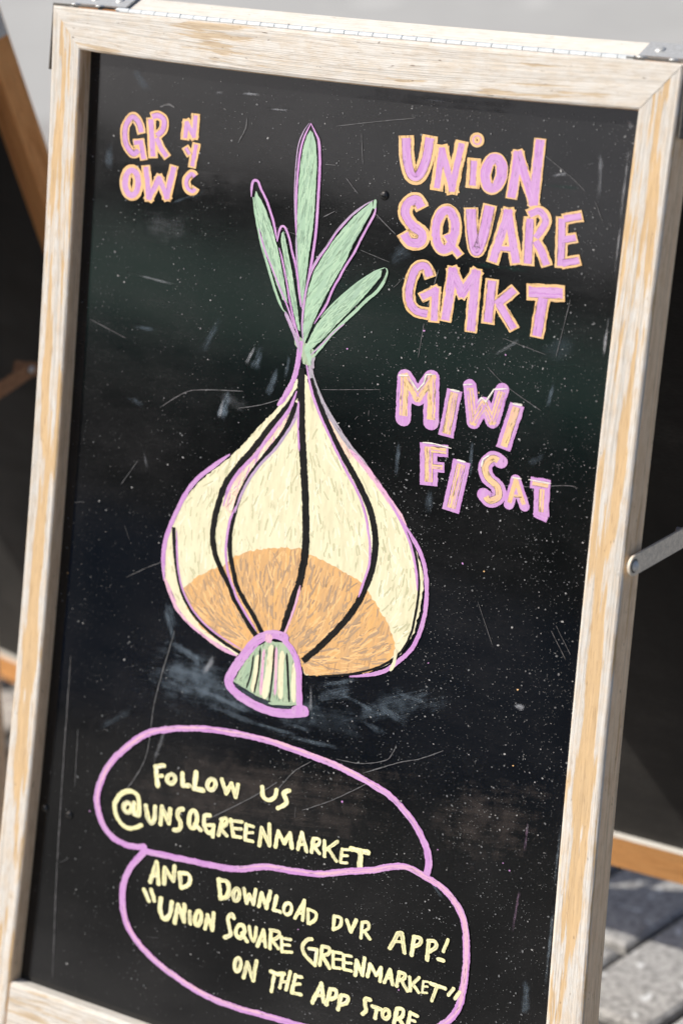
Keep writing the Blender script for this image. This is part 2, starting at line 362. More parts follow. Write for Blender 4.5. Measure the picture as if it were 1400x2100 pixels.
# ---------------------------------------------------------------- what is painted on the board
# board millimetres: x to the right, y down from the top left corner of the opening
WORDS = [
('purple hand lettering outlined in orange in two short rows','PO',[[('S',[(62,62.7),(57.9,53.9),(50.3,48.8),(43.8,55.8),(42.8,65.1),(46.1,74.6),(54.3,80.9),(60.9,76.2)],[8.46,4.53]),('P',[(52.9,71.5),(61.9,70.1),(66.6,85.5)],[6.97,3.94])],[('P',[(70.7,47.6),(76.6,82.7)],[8.73,4.52]),('S',[(70.7,47.3),(78.3,45.2),(85.3,48.5),(85.3,56.9),(77.8,63.7)],[8.43,4.52]),('P',[(77.8,63.7),(85,73.4),(92.8,80.8)],[7.83,4.22])],[('C',[(62.3,105.5),(61.8,111.1),(59.5,115.4),(55.9,117.2),(52,116.2),(48.9,112.4),(47.3,107),(47.8,101.4),(50.1,97.2),(53.7,95.3),(57.6,96.4),(60.7,100.1)],[10.02,5.16])],[('P',[(69,89.5),(75.7,117.3),(85.3,99.5),(95.5,114.6),(100.8,86.4)],[8.48,4.54])]]),
('small purple hand lettering stacked top to bottom','PO',[[('P',[(110.1,63.7),(110.9,48.9),(119.7,59.3),(120,40)],[8.07,3.71])],[('P',[(111,69.1),(117.6,76.6)],[7.06,3.11]),('P',[(123.3,64.9),(121.5,77.1),(120.2,86.9)],[7.45,3.46])],[('S',[(124.4,94.1),(120.3,91.7),(115.6,98.3),(117.8,105),(123.4,106.9),(126.5,102.9)],[7.77,3.35])]]),
('large purple hand lettering outlined in orange, top row of three','PO',[[('S',[(338.7,38.9),(342.1,58.6),(347.5,70),(354.4,70.6),(360.3,56.9),(362.2,36.7)],[12.4,6.94])],[('P',[(373.2,80.6),(375,47.4),(388.1,77.8),(393.2,38.2)],[10.38,4.94])],[('P',[(406.4,50.9),(407.3,75.2)],[10.74,4.88]),('C',[(411.1,35.9),(410.8,37.7),(409.6,39.1),(407.8,39.7),(405.8,39.4),(404.3,38.3),(403.6,36.6),(403.9,34.9),(405.1,33.5),(407,32.9),(408.9,33.2),(410.4,34.3)],[5.11,0.97])],[('C',[(433.4,61.5),(432.1,67.6),(429.1,72),(425.3,73.6),(421.6,71.9),(419.1,67.3),(418.4,61.2),(419.7,55.1),(422.7,50.7),(426.5,49.1),(430.2,50.8),(432.7,55.3)],[9.71,7.53])],[('P',[(444.8,79.9),(447,44.2),(465.6,80.2),(466,29.6)],[9.22,6.55])]]),
('large purple hand lettering outlined in orange, middle row of three','PO',[[('S',[(361.6,96.8),(355.1,90),(347.1,93.4),(345.1,102.4),(352.9,111),(363.4,116.8),(362.2,123.8),(352.2,125),(344.5,117.6)],[11.92,7.2])],[('C',[(394.9,110.8),(393.7,118.9),(390.5,125),(385.9,127.4),(381.3,125.4),(377.8,119.6),(376.5,111.5),(377.7,103.3),(381,97.3),(385.6,95),(390.2,97),(393.6,102.8)],[10.36,6.91]),('P',[(386.4,114.2),(393.4,123.4),(402.5,131.1)],[7.67,4.45])],[('S',[(407.7,90.7),(411.5,111.4),(416.8,125.1),(421.7,112.7),(425.6,86.3)],[11.04,7.6])],[('P',[(432.9,133.1),(443.2,91.2),(455.9,131.6)],[10.29,6.37]),('P',[(438.6,120.1),(450.2,119.6)],[6.11,3.66])],[('P',[(466.2,131),(463.9,92)],[9.96,5.83]),('S',[(461.5,91),(472.1,86.8),(478.7,94.6),(470.5,109.6)],[9.44,5.32]),('P',[(470.5,109.6),(478,118.6),(484.3,129.5)],[9.2,5.57])],[('P',[(496.8,129.2),(493.3,88.8)],[9.4,5.3]),('P',[(493.8,90.9),(511.8,86.2)],[9.12,5.28]),('P',[(495.1,107.4),(508.7,103.5)],[8.41,5.05]),('P',[(496.6,125.9),(514,120.8)],[9.15,5.3])]]),
('large purple hand lettering outlined in orange, bottom row of three','PO',[[('S',[(375.7,151.9),(369.4,143.2),(360.7,146.2),(356.3,160.6),(356.8,172),(363.8,180),(377.6,181.4)],[10.47,6.23]),('P',[(367.4,169.4),(381.6,161.3),(383.1,187.7)],[8.76,5.26])],[('P',[(393.9,185.6),(396.5,143.7),(407.4,160.6),(418.6,142.9),(419.1,191.1)],[9.96,6.73])],[('P',[(434.6,145.4),(434.5,182.2)],[10.3,6.38]),('P',[(457.4,150.6),(439.7,166.5)],[9.52,5.86]),('P',[(442.3,163.7),(460.3,183.7)],[9.32,5.64])],[('P',[(467.7,151.8),(502.9,148.9)],[13.63,8.28]),('P',[(483.6,153.5),(481.2,187.1)],[10.67,7.27])]]),
('tan hand lettering outlined in purple reading MIWI for market days','OP',[[('P',[(362,270.8),(360.1,236),(374.4,251.7),(386,232.9),(389.6,269.9)],[12.6,6.36])],[('P',[(409.5,239.9),(405.3,279.1)],[12.08,6.26])],[('P',[(423.4,234.1),(430.3,263.6),(438.5,246.6),(448.1,260.4),(454.6,232.8)],[10.53,5.37])],[('P',[(470,242.9),(460.7,280.8)],[11.48,5.53])]]),
('tan hand lettering outlined in purple reading FI SAT','OP',[[('P',[(389.3,287.1),(393.3,322.1)],[14.18,6.32]),('P',[(390.2,292),(408.9,290.9)],[10.04,5.02]),('P',[(393.1,306),(406.7,304.8)],[8.52,3.71])],[('P',[(423,296.7),(416.8,339.8)],[13.86,6.5])],[('S',[(459.6,291.3),(451.9,289.8),(445.7,297.4),(449.3,306.1),(458.9,312.2),(460.9,320.1),(453.4,324.7),(447.2,320.8)],[11.15,5.15])],[('P',[(471.4,324.9),(475.6,303.4),(486.2,324)],[7.94,3.43]),('P',[(474.7,317.2),(483.3,315.7)],[4.29,2.36])],[('P',[(489.3,303.3),(508,303.1)],[9.38,4.26]),('P',[(500.6,304.1),(502.3,328.8)],[11.9,3.83]),('P',[(496.1,328.3),(508.4,331)],[4.69])]]),
('yellow hand lettering reading FOLLOW US','Y',[[('P',[(133.8,622.4),(137.8,639.2)],[4.44]),('P',[(133.8,622.4),(143.1,619.3)],[4.09]),('P',[(135.8,630.5),(141.8,629.1)],[3.73])],[('C',[(157.3,628.8),(156.5,630.9),(154.7,632.7),(152.2,633.5),(149.9,633.2),(148.2,631.9),(147.7,629.9),(148.5,627.8),(150.4,626.1),(152.8,625.3),(155.2,625.5),(156.8,626.8)],[3.89])],[('P',[(164.5,621.6),(166.2,632.5),(173.3,630.9)],[4.24])],[('P',[(179.6,617.2),(178.9,632.2),(188.8,631.7)],[4.57])],[('C',[(202.2,623.7),(201.4,626.3),(199.7,628.3),(197.4,629.2),(195.2,628.8),(193.6,627.2),(193.2,624.8),(193.9,622.2),(195.7,620.2),(198,619.3),(200.2,619.7),(201.7,621.3)],[4.02])],[('P',[(208.6,616.8),(214.4,628.4),(219.3,618.1),(225,629.2),(226.4,617.5)],[3.6])],[('S',[(252.7,613.5),(254.9,622.1),(261.5,623.2),(266.9,619.3),(268.1,612.6)],[3.78])],[('S',[(281.3,610),(276.2,614.1),(279.6,621.6),(271.1,628.5)],[3.75])]]),
('yellow hand lettering reading a market handle that starts with an at sign','Y',[[('C',[(110.4,666.2),(110,668.6),(108.6,670.7),(106.4,671.8),(104.1,671.7),(102.3,670.5),(101.5,668.4),(101.8,666),(103.3,664),(105.5,662.8),(107.8,662.9),(109.6,664.1)],[4.31]),('P',[(112.8,661.1),(113.8,671.4),(118.9,671.5)],[3.95]),('S',[(118.9,671.5),(118.7,661.5),(115.4,653.1),(105.5,651.8),(95.8,657.8),(90.8,668.2),(93.7,677.6),(100.7,684.2),(111.2,685.6),(122.6,680)],[4.13])],[('S',[(126.4,660.6),(129.7,670.8),(134.1,675.2),(137,670.8),(137,659)],[4.11])],[('P',[(144.6,673.6),(144.7,657.1),(153.9,670.4),(154.2,657.1)],[3.92])],[('S',[(168.4,653.7),(163.6,656.2),(163.1,661.8),(166.9,666.3),(166.4,672.8),(160.5,675.2)],[4.07])],[('C',[(185,659.5),(184.5,663.7),(182.9,667.1),(180.6,668.6),(178.3,667.9),(176.6,665.2),(175.9,661.2),(176.5,656.9),(178.1,653.6),(180.4,652.1),(182.6,652.8),(184.4,655.5)],[4.06]),('P',[(183.3,664.2),(189.8,668)],[4.06])],[('S',[(198.6,652.3),(193.4,654.5),(193.6,662.6),(198.1,668.3),(203.4,666.5)],[4.04]),('P',[(197.9,661.5),(203.8,660.1),(203.8,670.9)],[3.34])],[('P',[(209.9,667.7),(212.5,653.9)],[3.62]),('S',[(211.1,653.2),(216.8,650.7),(217.8,654.8),(211.9,661.7)],[3.4]),('P',[(211.9,661.7),(219,666)],[3.41])],[('P',[(222,650.5),(226.1,664.8)],[3.39]),('P',[(222.8,651.4),(234.4,649.7)],[2.97]),('P',[(224.8,658),(234.4,656.2)],[2.76]),('P',[(226.2,665),(234.6,663.8)],[2.97])],[('P',[(239.1,650.7),(239.3,664.8)],[3.38]),('P',[(239.1,651.3),(246.9,651)],[2.96]),('P',[(238.6,658.5),(246.9,656.4)],[2.75]),('P',[(239.3,664.8),(247.7,664.3)],[2.96])],[('P',[(255.1,666.3),(255.9,649.9),(265.8,663.6),(263.8,644.7)],[3.37])],[('P',[(272.2,663.1),(273.9,648.7),(281.3,657.7),(286.5,647.2),(289.8,659.8)],[3.57])],[('P',[(296.1,659.3),(298.9,643.7),(305.6,659.1)],[3.34]),('P',[(297.6,654.9),(303.1,653.5)],[2.5])],[('P',[(310.6,658.4),(311.3,647)],[3.33]),('S',[(311.2,646),(317.4,645.5),(316.7,650),(310.7,653.6)],[3.11]),('P',[(313.2,653),(319,657.4)],[3.12])],[('P',[(323.1,645.2),(324.5,658.7)],[3.11]),('P',[(336.5,642.4),(325.7,652.5)],[2.89]),('P',[(327.5,651),(337.2,659.7)],[3.1])],[('P',[(342.1,647.9),(341.4,658.7)],[2.89]),('P',[(342.1,647.9),(348.8,646.8)],[2.47]),('P',[(341.5,653.9),(348.2,652.2)],[2.27]),('P',[(341.6,659.9),(348.2,658.5)],[2.48])],[('P',[(351.7,645.3),(368.3,644.3)],[4.94]),('P',[(361,645.3),(362,659.8)],[4.72])]]),
('yellow hand lettering reading AND DOWNLOAD OUR APP!','Y',[[('P',[(138.4,729.3),(143.8,709.5),(147.9,728.7)],[4.13]),('P',[(140,722.9),(146.6,721.2)],[3.23])],[('P',[(154,727.1),(153.6,712.1),(164.1,721.8),(164.4,708)],[3.76])],[('P',[(170.5,712.8),(173.4,724.9)],[3.92]),('S',[(170.5,712.8),(179.8,711.4),(182.9,716),(180.4,722.2),(173.5,725.9)],[3.74])],[('P',[(214.3,708),(218.1,723.3)],[4.05]),('S',[(214.3,708.2),(223.5,707.6),(226.7,713.9),(224.4,721.2),(218.2,724.4)],[4.05])],[('C',[(238.2,716),(237.6,719),(236.3,721.3),(234.6,722.3),(233.1,721.7),(232,719.7),(231.8,716.9),(232.4,713.8),(233.7,711.5),(235.3,710.5),(236.9,711.1),(237.9,713.1)],[3.51])],[('P',[(242.6,708.8),(246.7,721.3),(249,712.6),(254.1,720.3),(255.3,706.5)],[3.15])],[('P',[(260,720.5),(262.1,707.9),(268.5,720.1),(271.1,704.2)],[3.49])],[('P',[(278.3,706.6),(276.2,719.8),(283.6,719.7)],[3.35])],[('C',[(295.2,714.1),(294.5,716.8),(292.9,719),(290.8,720),(288.7,719.6),(287.3,717.9),(286.9,715.3),(287.6,712.6),(289.2,710.5),(291.4,709.4),(293.4,709.9),(294.8,711.6)],[3.15])],[('P',[(299.6,721),(307.8,702.7),(307.7,720.8)],[2.97]),('P',[(301.9,715.9),(308,714.7)],[2.41])],[('P',[(312.5,710),(313.8,722)],[2.95]),('S',[(312.5,709.6),(320.8,710.7),(321,716.3),(315.5,721.8)],[2.95])],[('P',[(340.2,708.4),(340.4,720.6)],[2.93]),('S',[(340.2,708.4),(347.4,708.6),(347,715.6),(342,719.7)],[2.93])],[('P',[(353.4,708.7),(358.8,717.6),(363,706.1)],[3.29])],[('P',[(369.5,720.4),(369.4,707.3)],[2.92]),('S',[(369.3,706.4),(375.2,705),(376,710.2),(371.2,714.3)],[2.73]),('P',[(372.6,713.9),(378.6,718.8)],[2.91])],[('P',[(399.6,721.4),(406.4,706.2),(410,705.2),(414.6,721.3)],[3.49]),('P',[(404.1,714.2),(411.8,712.8)],[2.46])],[('P',[(421.8,721.5),(422.4,705.5)],[3.47]),('S',[(422.4,705),(429,704.6),(428.6,709.7),(422.8,713.8)],[3.26])],[('P',[(437.5,721.4),(437.4,704.9)],[3.46]),('S',[(436.8,704.8),(443.2,703.3),(445.2,707.8),(439.5,713.5)],[3.25])],[('P',[(455.9,698.6),(452.5,710)],[2.62]),('P',[(448.4,717.9),(453.4,717.7)],[3.44])]]),
('yellow hand lettering reading the quoted market app name','Y',[[('P',[(131.9,738.3),(138.5,747.2)],[3.78]),('P',[(140.2,736.4),(144.5,745.4)],[3.78])],[('S',[(152.1,741.4),(152,752.5),(157.3,759.4),(163.4,753.2),(164.5,741.8)],[4.31])],[('P',[(169.7,759.8),(171.8,742.2),(179.9,755.7),(178.9,740.4)],[3.94])],[('P',[(185.5,745),(187.2,756)],[3.39])],[('C',[(198.8,748.1),(198.1,751.6),(196.7,754.3),(194.9,755.5),(193.2,754.8),(192.1,752.5),(191.9,749.1),(192.6,745.6),(194,742.9),(195.8,741.7),(197.4,742.3),(198.5,744.7)],[3.73])],[('P',[(203.9,756.2),(205.5,743.1),(212,755.3),(212.1,739.6)],[3.55])],[('S',[(234.3,738.1),(231.9,735.3),(228.1,740.6),(230.5,748.1),(232.2,754),(226.6,758.3)],[3.87])],[('C',[(247.2,747.8),(246.4,750.9),(244.6,753.3),(242.1,754.5),(239.8,754),(238.2,752.1),(237.7,749.3),(238.5,746.2),(240.4,743.8),(242.8,742.6),(245.2,743.1),(246.8,745)],[3.87]),('P',[(244.8,749.7),(250.8,755.4)],[3.52])],[('S',[(252,741.5),(254.5,749.8),(257.6,753.5),(259.3,749.4),(259.5,740.4)],[2.98])],[('P',[(262.3,756.8),(267.5,740.5),(271.2,754.8)],[3.15]),('P',[(264.9,751.1),(270.7,750)],[2.28])],[('P',[(276,755.2),(275.5,739.9)],[3.18]),('S',[(274.5,738.5),(284.2,737.8),(283.8,742.5),(277.4,747.1)],[2.99]),('P',[(277.7,747),(284.9,752.7)],[3.18])],[('P',[(287.3,741.5),(289.2,754.5)],[2.98]),('P',[(287.8,742.4),(297.3,741.2)],[2.61]),('P',[(288.4,748.1),(296.8,746.6)],[2.42]),('P',[(289.1,754.7),(299.6,752.2)],[2.8])],[('S',[(319.1,734.9),(313.8,737.5),(310.2,743.9),(313.2,750.3),(319,754),(324.9,757.1)],[3.33]),('P',[(317.3,744.1),(325.6,742.8),(325,756.1)],[2.96])],[('P',[(329.8,755.7),(330.9,738.5)],[3.14]),('S',[(330.9,738.3),(338.4,738.2),(337.9,743.1),(331.8,746.8)],[3.13]),('P',[(331.8,746.8),(340.3,755.5)],[3.32])],[('P',[(342.5,739.9),(344,753.7)],[2.94]),('P',[(342.5,740.1),(351.3,739)],[2.57]),('P',[(343.2,746.5),(351.9,744.6)],[2.39]),('P',[(344.1,753.9),(351.1,752.7)],[2.76])],[('P',[(353.6,739.9),(354.9,752.4)],[2.93]),('P',[(353.6,739.9),(361.7,739)],[2.57]),('P',[(354.3,746.4),(362.4,745.1)],[2.39]),('P',[(355,752.6),(363.1,751.8)],[2.75])],[('P',[(367.4,754.5),(367.4,741.1),(374.6,752.3),(375.3,736.8)],[3.32])],[('P',[(379.8,752.1),(381.5,740.5),(388.4,748.7),(392.7,740.6),(393.1,752.7)],[3.1])],[('P',[(397.4,752.5),(402.1,739.8),(405.9,752.1)],[3.09]),('P',[(399.7,747.9),(404.8,747.5)],[2.26])],[('P',[(410.2,752.1),(411.5,740.1)],[3.29]),('S',[(411.2,739.4),(417.3,739.6),(416.5,744),(412,746.6)],[3.07]),('P',[(414.3,745.9),(421.2,753.3)],[3.28])],[('P',[(422.2,740.8),(424.2,752.4)],[2.86]),('P',[(431.6,738.7),(424.8,747.2)],[2.65]),('P',[(426.8,746.6),(432.5,751.7)],[2.86])],[('P',[(436.1,740.7),(436,750.4)],[2.04]),('P',[(436.1,740.9),(440.8,740)],[1.83]),('P',[(436,745.6),(440.7,744.3)],[1.84]),('P',[(435.7,750.8),(440.7,749.7)],[2.04])],[('P',[(443.8,740.4),(458,741)],[3.46]),('P',[(449.9,741.2),(446.3,755.1)],[2.84])],[('P',[(466.2,738.7),(461.9,745.8)],[2.83]),('P',[(472.3,740.1),(468.6,747)],[2.83])]]),
('yellow hand lettering reading ON THE APP STORE','Y',[[('C',[(246.2,778.7),(245.6,781.9),(244.2,784.4),(242.5,785.5),(241,784.9),(239.9,782.8),(239.6,779.8),(240.3,776.6),(241.6,774.1),(243.3,773),(244.9,773.6),(245.9,775.7)],[3.48])],[('P',[(250.5,789.2),(253.3,774.4),(261.1,789),(262.9,770.4)],[3.48])],[('P',[(279.2,775.6),(286.4,776.1),(293.4,773.6)],[3.75]),('P',[(283,778.6),(281.6,793.3)],[3.15])],[('P',[(292.5,773.6),(290.1,787.4)],[3.14]),('P',[(299.9,770.1),(296.9,787.4)],[3.13]),('P',[(291.1,781.7),(298.6,779.6)],[2.69])],[('P',[(305.7,771.5),(303.3,787.6)],[3.43]),('P',[(305.7,772.3),(312.3,771.6)],[2.98]),('P',[(305.2,780.3),(311.2,778.1)],[2.68]),('P',[(303.4,788.3),(313.1,787.3)],[3.29])],[('P',[(325.9,791.1),(333.4,771.4),(337.5,787)],[3.64]),('P',[(329.8,783.3),(336.9,781.3)],[2.77])],[('P',[(340.3,788.8),(343.1,774.7)],[3.63]),('S',[(343,773.8),(349,773.2),(349.4,779.1),(343.8,782.7)],[3.45])],[('P',[(353,789.6),(354.7,776.7)],[3.44]),('S',[(355.4,775.7),(361.8,775.8),(361,781.2),(355.4,784.7)],[3.27])],[('S',[(384.7,771.8),(379.9,772.4),(380.5,778.2),(381.8,782.3),(378.7,786.3)],[3.58])],[('P',[(387.8,776.8),(396.5,777.2)],[3.58]),('P',[(392.5,777.7),(391.6,786.5)],[3.24])],[('C',[(405.4,779),(404.8,781.2),(403.5,783),(401.8,783.8),(400.1,783.5),(398.9,782.2),(398.5,780.1),(399.1,778),(400.4,776.2),(402.2,775.4),(403.9,775.6),(405,777)],[3.23])],[('P',[(411,785.3),(412.6,772.6)],[3.4]),('S',[(412.5,771.8),(418.4,771.1),(418.4,777.1),(413,781.2)],[3.22]),('P',[(415.9,780.4),(422.6,786.3)],[3.22])],[('P',[(426.1,771.3),(425.2,782.9)],[3.21]),('P',[(426.4,771.4),(433.5,772.5)],[2.87]),('P',[(425.9,778),(431.6,777.8)],[2.54]),('P',[(425.3,783.8),(431.8,783.5)],[2.88])]])]
BUBBLES = [
('P1',[('S',[(128.5,698.6),(111.1,702),(93,699.1),(80.6,691.4),(73,678.9),(69.7,663),(78.2,637.4),(96.7,614.4),(120.9,594.8),(149,584.1),(179.3,576.9),(207.3,573.4),(237.3,571.6),(264.9,571.6),(299.7,574.2),(324.2,576.4),(350.8,581.1),(372,586),(388.2,591.7),(407.5,604.6),(422.1,620.2),(429.9,637),(428.5,650.2)],[5.61])]),
('P2',[('S',[(130.5,702.2),(169.1,699.5),(206,696.6),(233.4,693.2),(263.1,683.5),(287.1,680.5),(319.1,675.9),(347.5,666.5),(375.1,658.2),(394.7,650.2),(409.8,647.2),(427.6,650.9),(443.7,655.3),(457.9,664),(468.6,676.9),(473.5,693.9),(475.8,713.8),(475.3,734.5),(473.3,751.4),(464.4,767.3),(446,782.1),(408.1,799.8),(358.3,811.2)],[5.61]),('S',[(128.4,703.7),(114.8,721.9),(108.5,739.7),(109.3,759.5),(116.1,775.4),(130.1,788.9),(151.8,800.6),(179.9,810),(213.5,817.1),(246,818.4),(271.9,816.9),(294.8,815.8),(327.4,814.4),(358.3,811.2)],[5.61])])]
LEAVES = [
('tall middle painted leaf',[(242.3,43.5),(245.6,45.2),(249.8,54.9),(252.2,68.9),(253.2,89),(254.1,109.3),(253.8,129.7),(252.3,145.2),(251.9,160.6),(251,176.2),(250.2,191.7),(246,181.9),(243.4,169.9),(241,151.7),(238,131.5),(236.4,111.2),(235.2,85.8),(235.5,70.5),(237,58.1),(239.6,47.8)],[('purple',('S',[(237.4,132.6),(234.9,111.3),(233.5,87),(234,63.5),(236.7,50.1),(242.3,37.9)],[1.72])),('lilac',('S',[(235,121.6),(231.5,91.3),(231.2,60.7),(235.2,46.1),(240.8,37.5)],[0.91])),('purple',('S',[(242.3,37.4),(248.1,45),(252.4,52.6),(255.3,70.6),(256.7,98.8),(257.4,124.2),(256.5,144.7),(254.6,162.4),(252.3,176)],[2.2])),('lilac',('S',[(237.4,132.6),(240.2,151.8),(244,171.9),(250.4,193.8)],[1.42]))],5),
('broad right painted leaf',[(311.7,95.6),(312.9,100.9),(309.5,108.3),(303.4,120.1),(296.3,133),(290.5,147.9),(283.2,160.9),(275,176.3),(266.8,193.7),(260.9,208.9),(256,222),(253.2,219.2),(253,205.8),(253.3,191.3),(254.8,175.7),(259.3,159.7),(266.7,146.6),(275.2,133.4),(285.1,121.1),(294.9,109.9),(303.9,101.9)],[('purple',('S',[(315,94.7),(315.2,104.7),(310.2,115.3),(304.2,127),(298.3,139.9),(290.9,151.9),(284.8,163.8),(279.7,173.6),(274.8,186.5),(267.4,198.8),(264.2,204.3)],[1.88])),('green',('P',[(314.6,93.9),(314.3,101.8)],[2.57])),('lilac',('S',[(312.2,95),(302.5,101),(290.2,111.4),(279.2,123.8),(270.6,137),(262,149.2),(256.8,159),(253.2,172.8),(251.8,189.5),(251.8,207),(254.7,222.1)],[1.88])),('purple',('S',[(292.5,110.2),(279.3,124.8),(270.8,138),(262.7,150.1),(255.9,163.2),(252.4,177),(251.1,191.6),(252.1,212.1)],[1]))],30),
('short right painted leaf',[(327.7,151.5),(327.1,156.6),(317.5,168.9),(306.6,181.4),(296.6,191.9),(286.6,202.4),(276.6,214),(266.3,223.6),(258.2,231),(256.4,226),(261.6,215),(266.7,204),(274.5,194.8),(281.1,186.7),(291.1,176.3),(304.7,164.4),(317.1,154.8),(324,151.4)],[('green',('S',[(331.1,149.1),(333,151.9),(330,161.3),(323.7,170.2),(314.8,177.9),(304.9,188.3),(297,195.9),(289.2,204.1),(281.4,212.3),(272.6,223.8),(266.1,233)],[2.58])),('green',('S',[(330.4,148.7),(320.6,153.2),(305.8,163.3),(293.4,173.8),(281,185.7),(269.9,198.4)],[1.19])),('lilac',('S',[(295,200.3),(285.9,207.6),(279.2,214.7),(270.1,224.2),(263.3,231.3)],[1.21]))],42),
('slim far left painted leaf',[(191.7,99.5),(194.6,103.3),(202,111.8),(208.3,122.4),(214.8,135.1),(219.9,146.9),(225.2,160.8),(230,175.7),(235.4,190.5),(229.4,188.2),(221.7,175.7),(213.8,162.1),(205.6,145.5),(198.8,130.7),(194.2,117.8),(190.4,105.8)],[('purple',('S',[(187.1,105.1),(186.7,95.8),(188.2,91.1),(192.7,91.1),(196.5,96.9),(204.1,107.4),(210.5,119.1),(214.7,128.9),(218.5,139.9)],[2.05])),('green',('S',[(189,104.9),(193.9,120.9),(197.7,131.9),(203,145.8),(211.3,162.4),(219.5,179.1),(228.8,194.5),(234.4,198.9)],[2.25])),('purple',('S',[(197.6,130.9),(207.4,150.4),(216.7,164.9),(227.5,182.2),(235.1,193.7),(244.7,211.1)],[1.33])),('lilac',('S',[(233,198.1),(240.7,209.5),(246.8,219.1),(251.5,227.7)],[3.07]))],-15),
('small inner painted leaf',[(223.9,130.5),(226.2,134.9),(230,145.8),(235.4,160.6),(239.2,172.5),(243,184.4),(247.3,200.4),(250.5,212.3),(247.9,211.7),(242,197.9),(236.5,183.1),(231.7,168.2),(227,153.3),(222.3,139.4),(222.1,132.2)],[('purple',('S',[(218.5,139.9),(219.5,131.5),(221.5,126.6),(225.4,127.2),(230.9,136.4),(235.2,147.2),(239.5,157),(244.5,173.9),(248.9,191.9)],[1.83])),('purple',('S',[(220.9,144.7),(226,156.5),(231.4,171.4),(237.2,189.3),(244.2,207),(250.8,220.6)],[1.53]))],-10)]
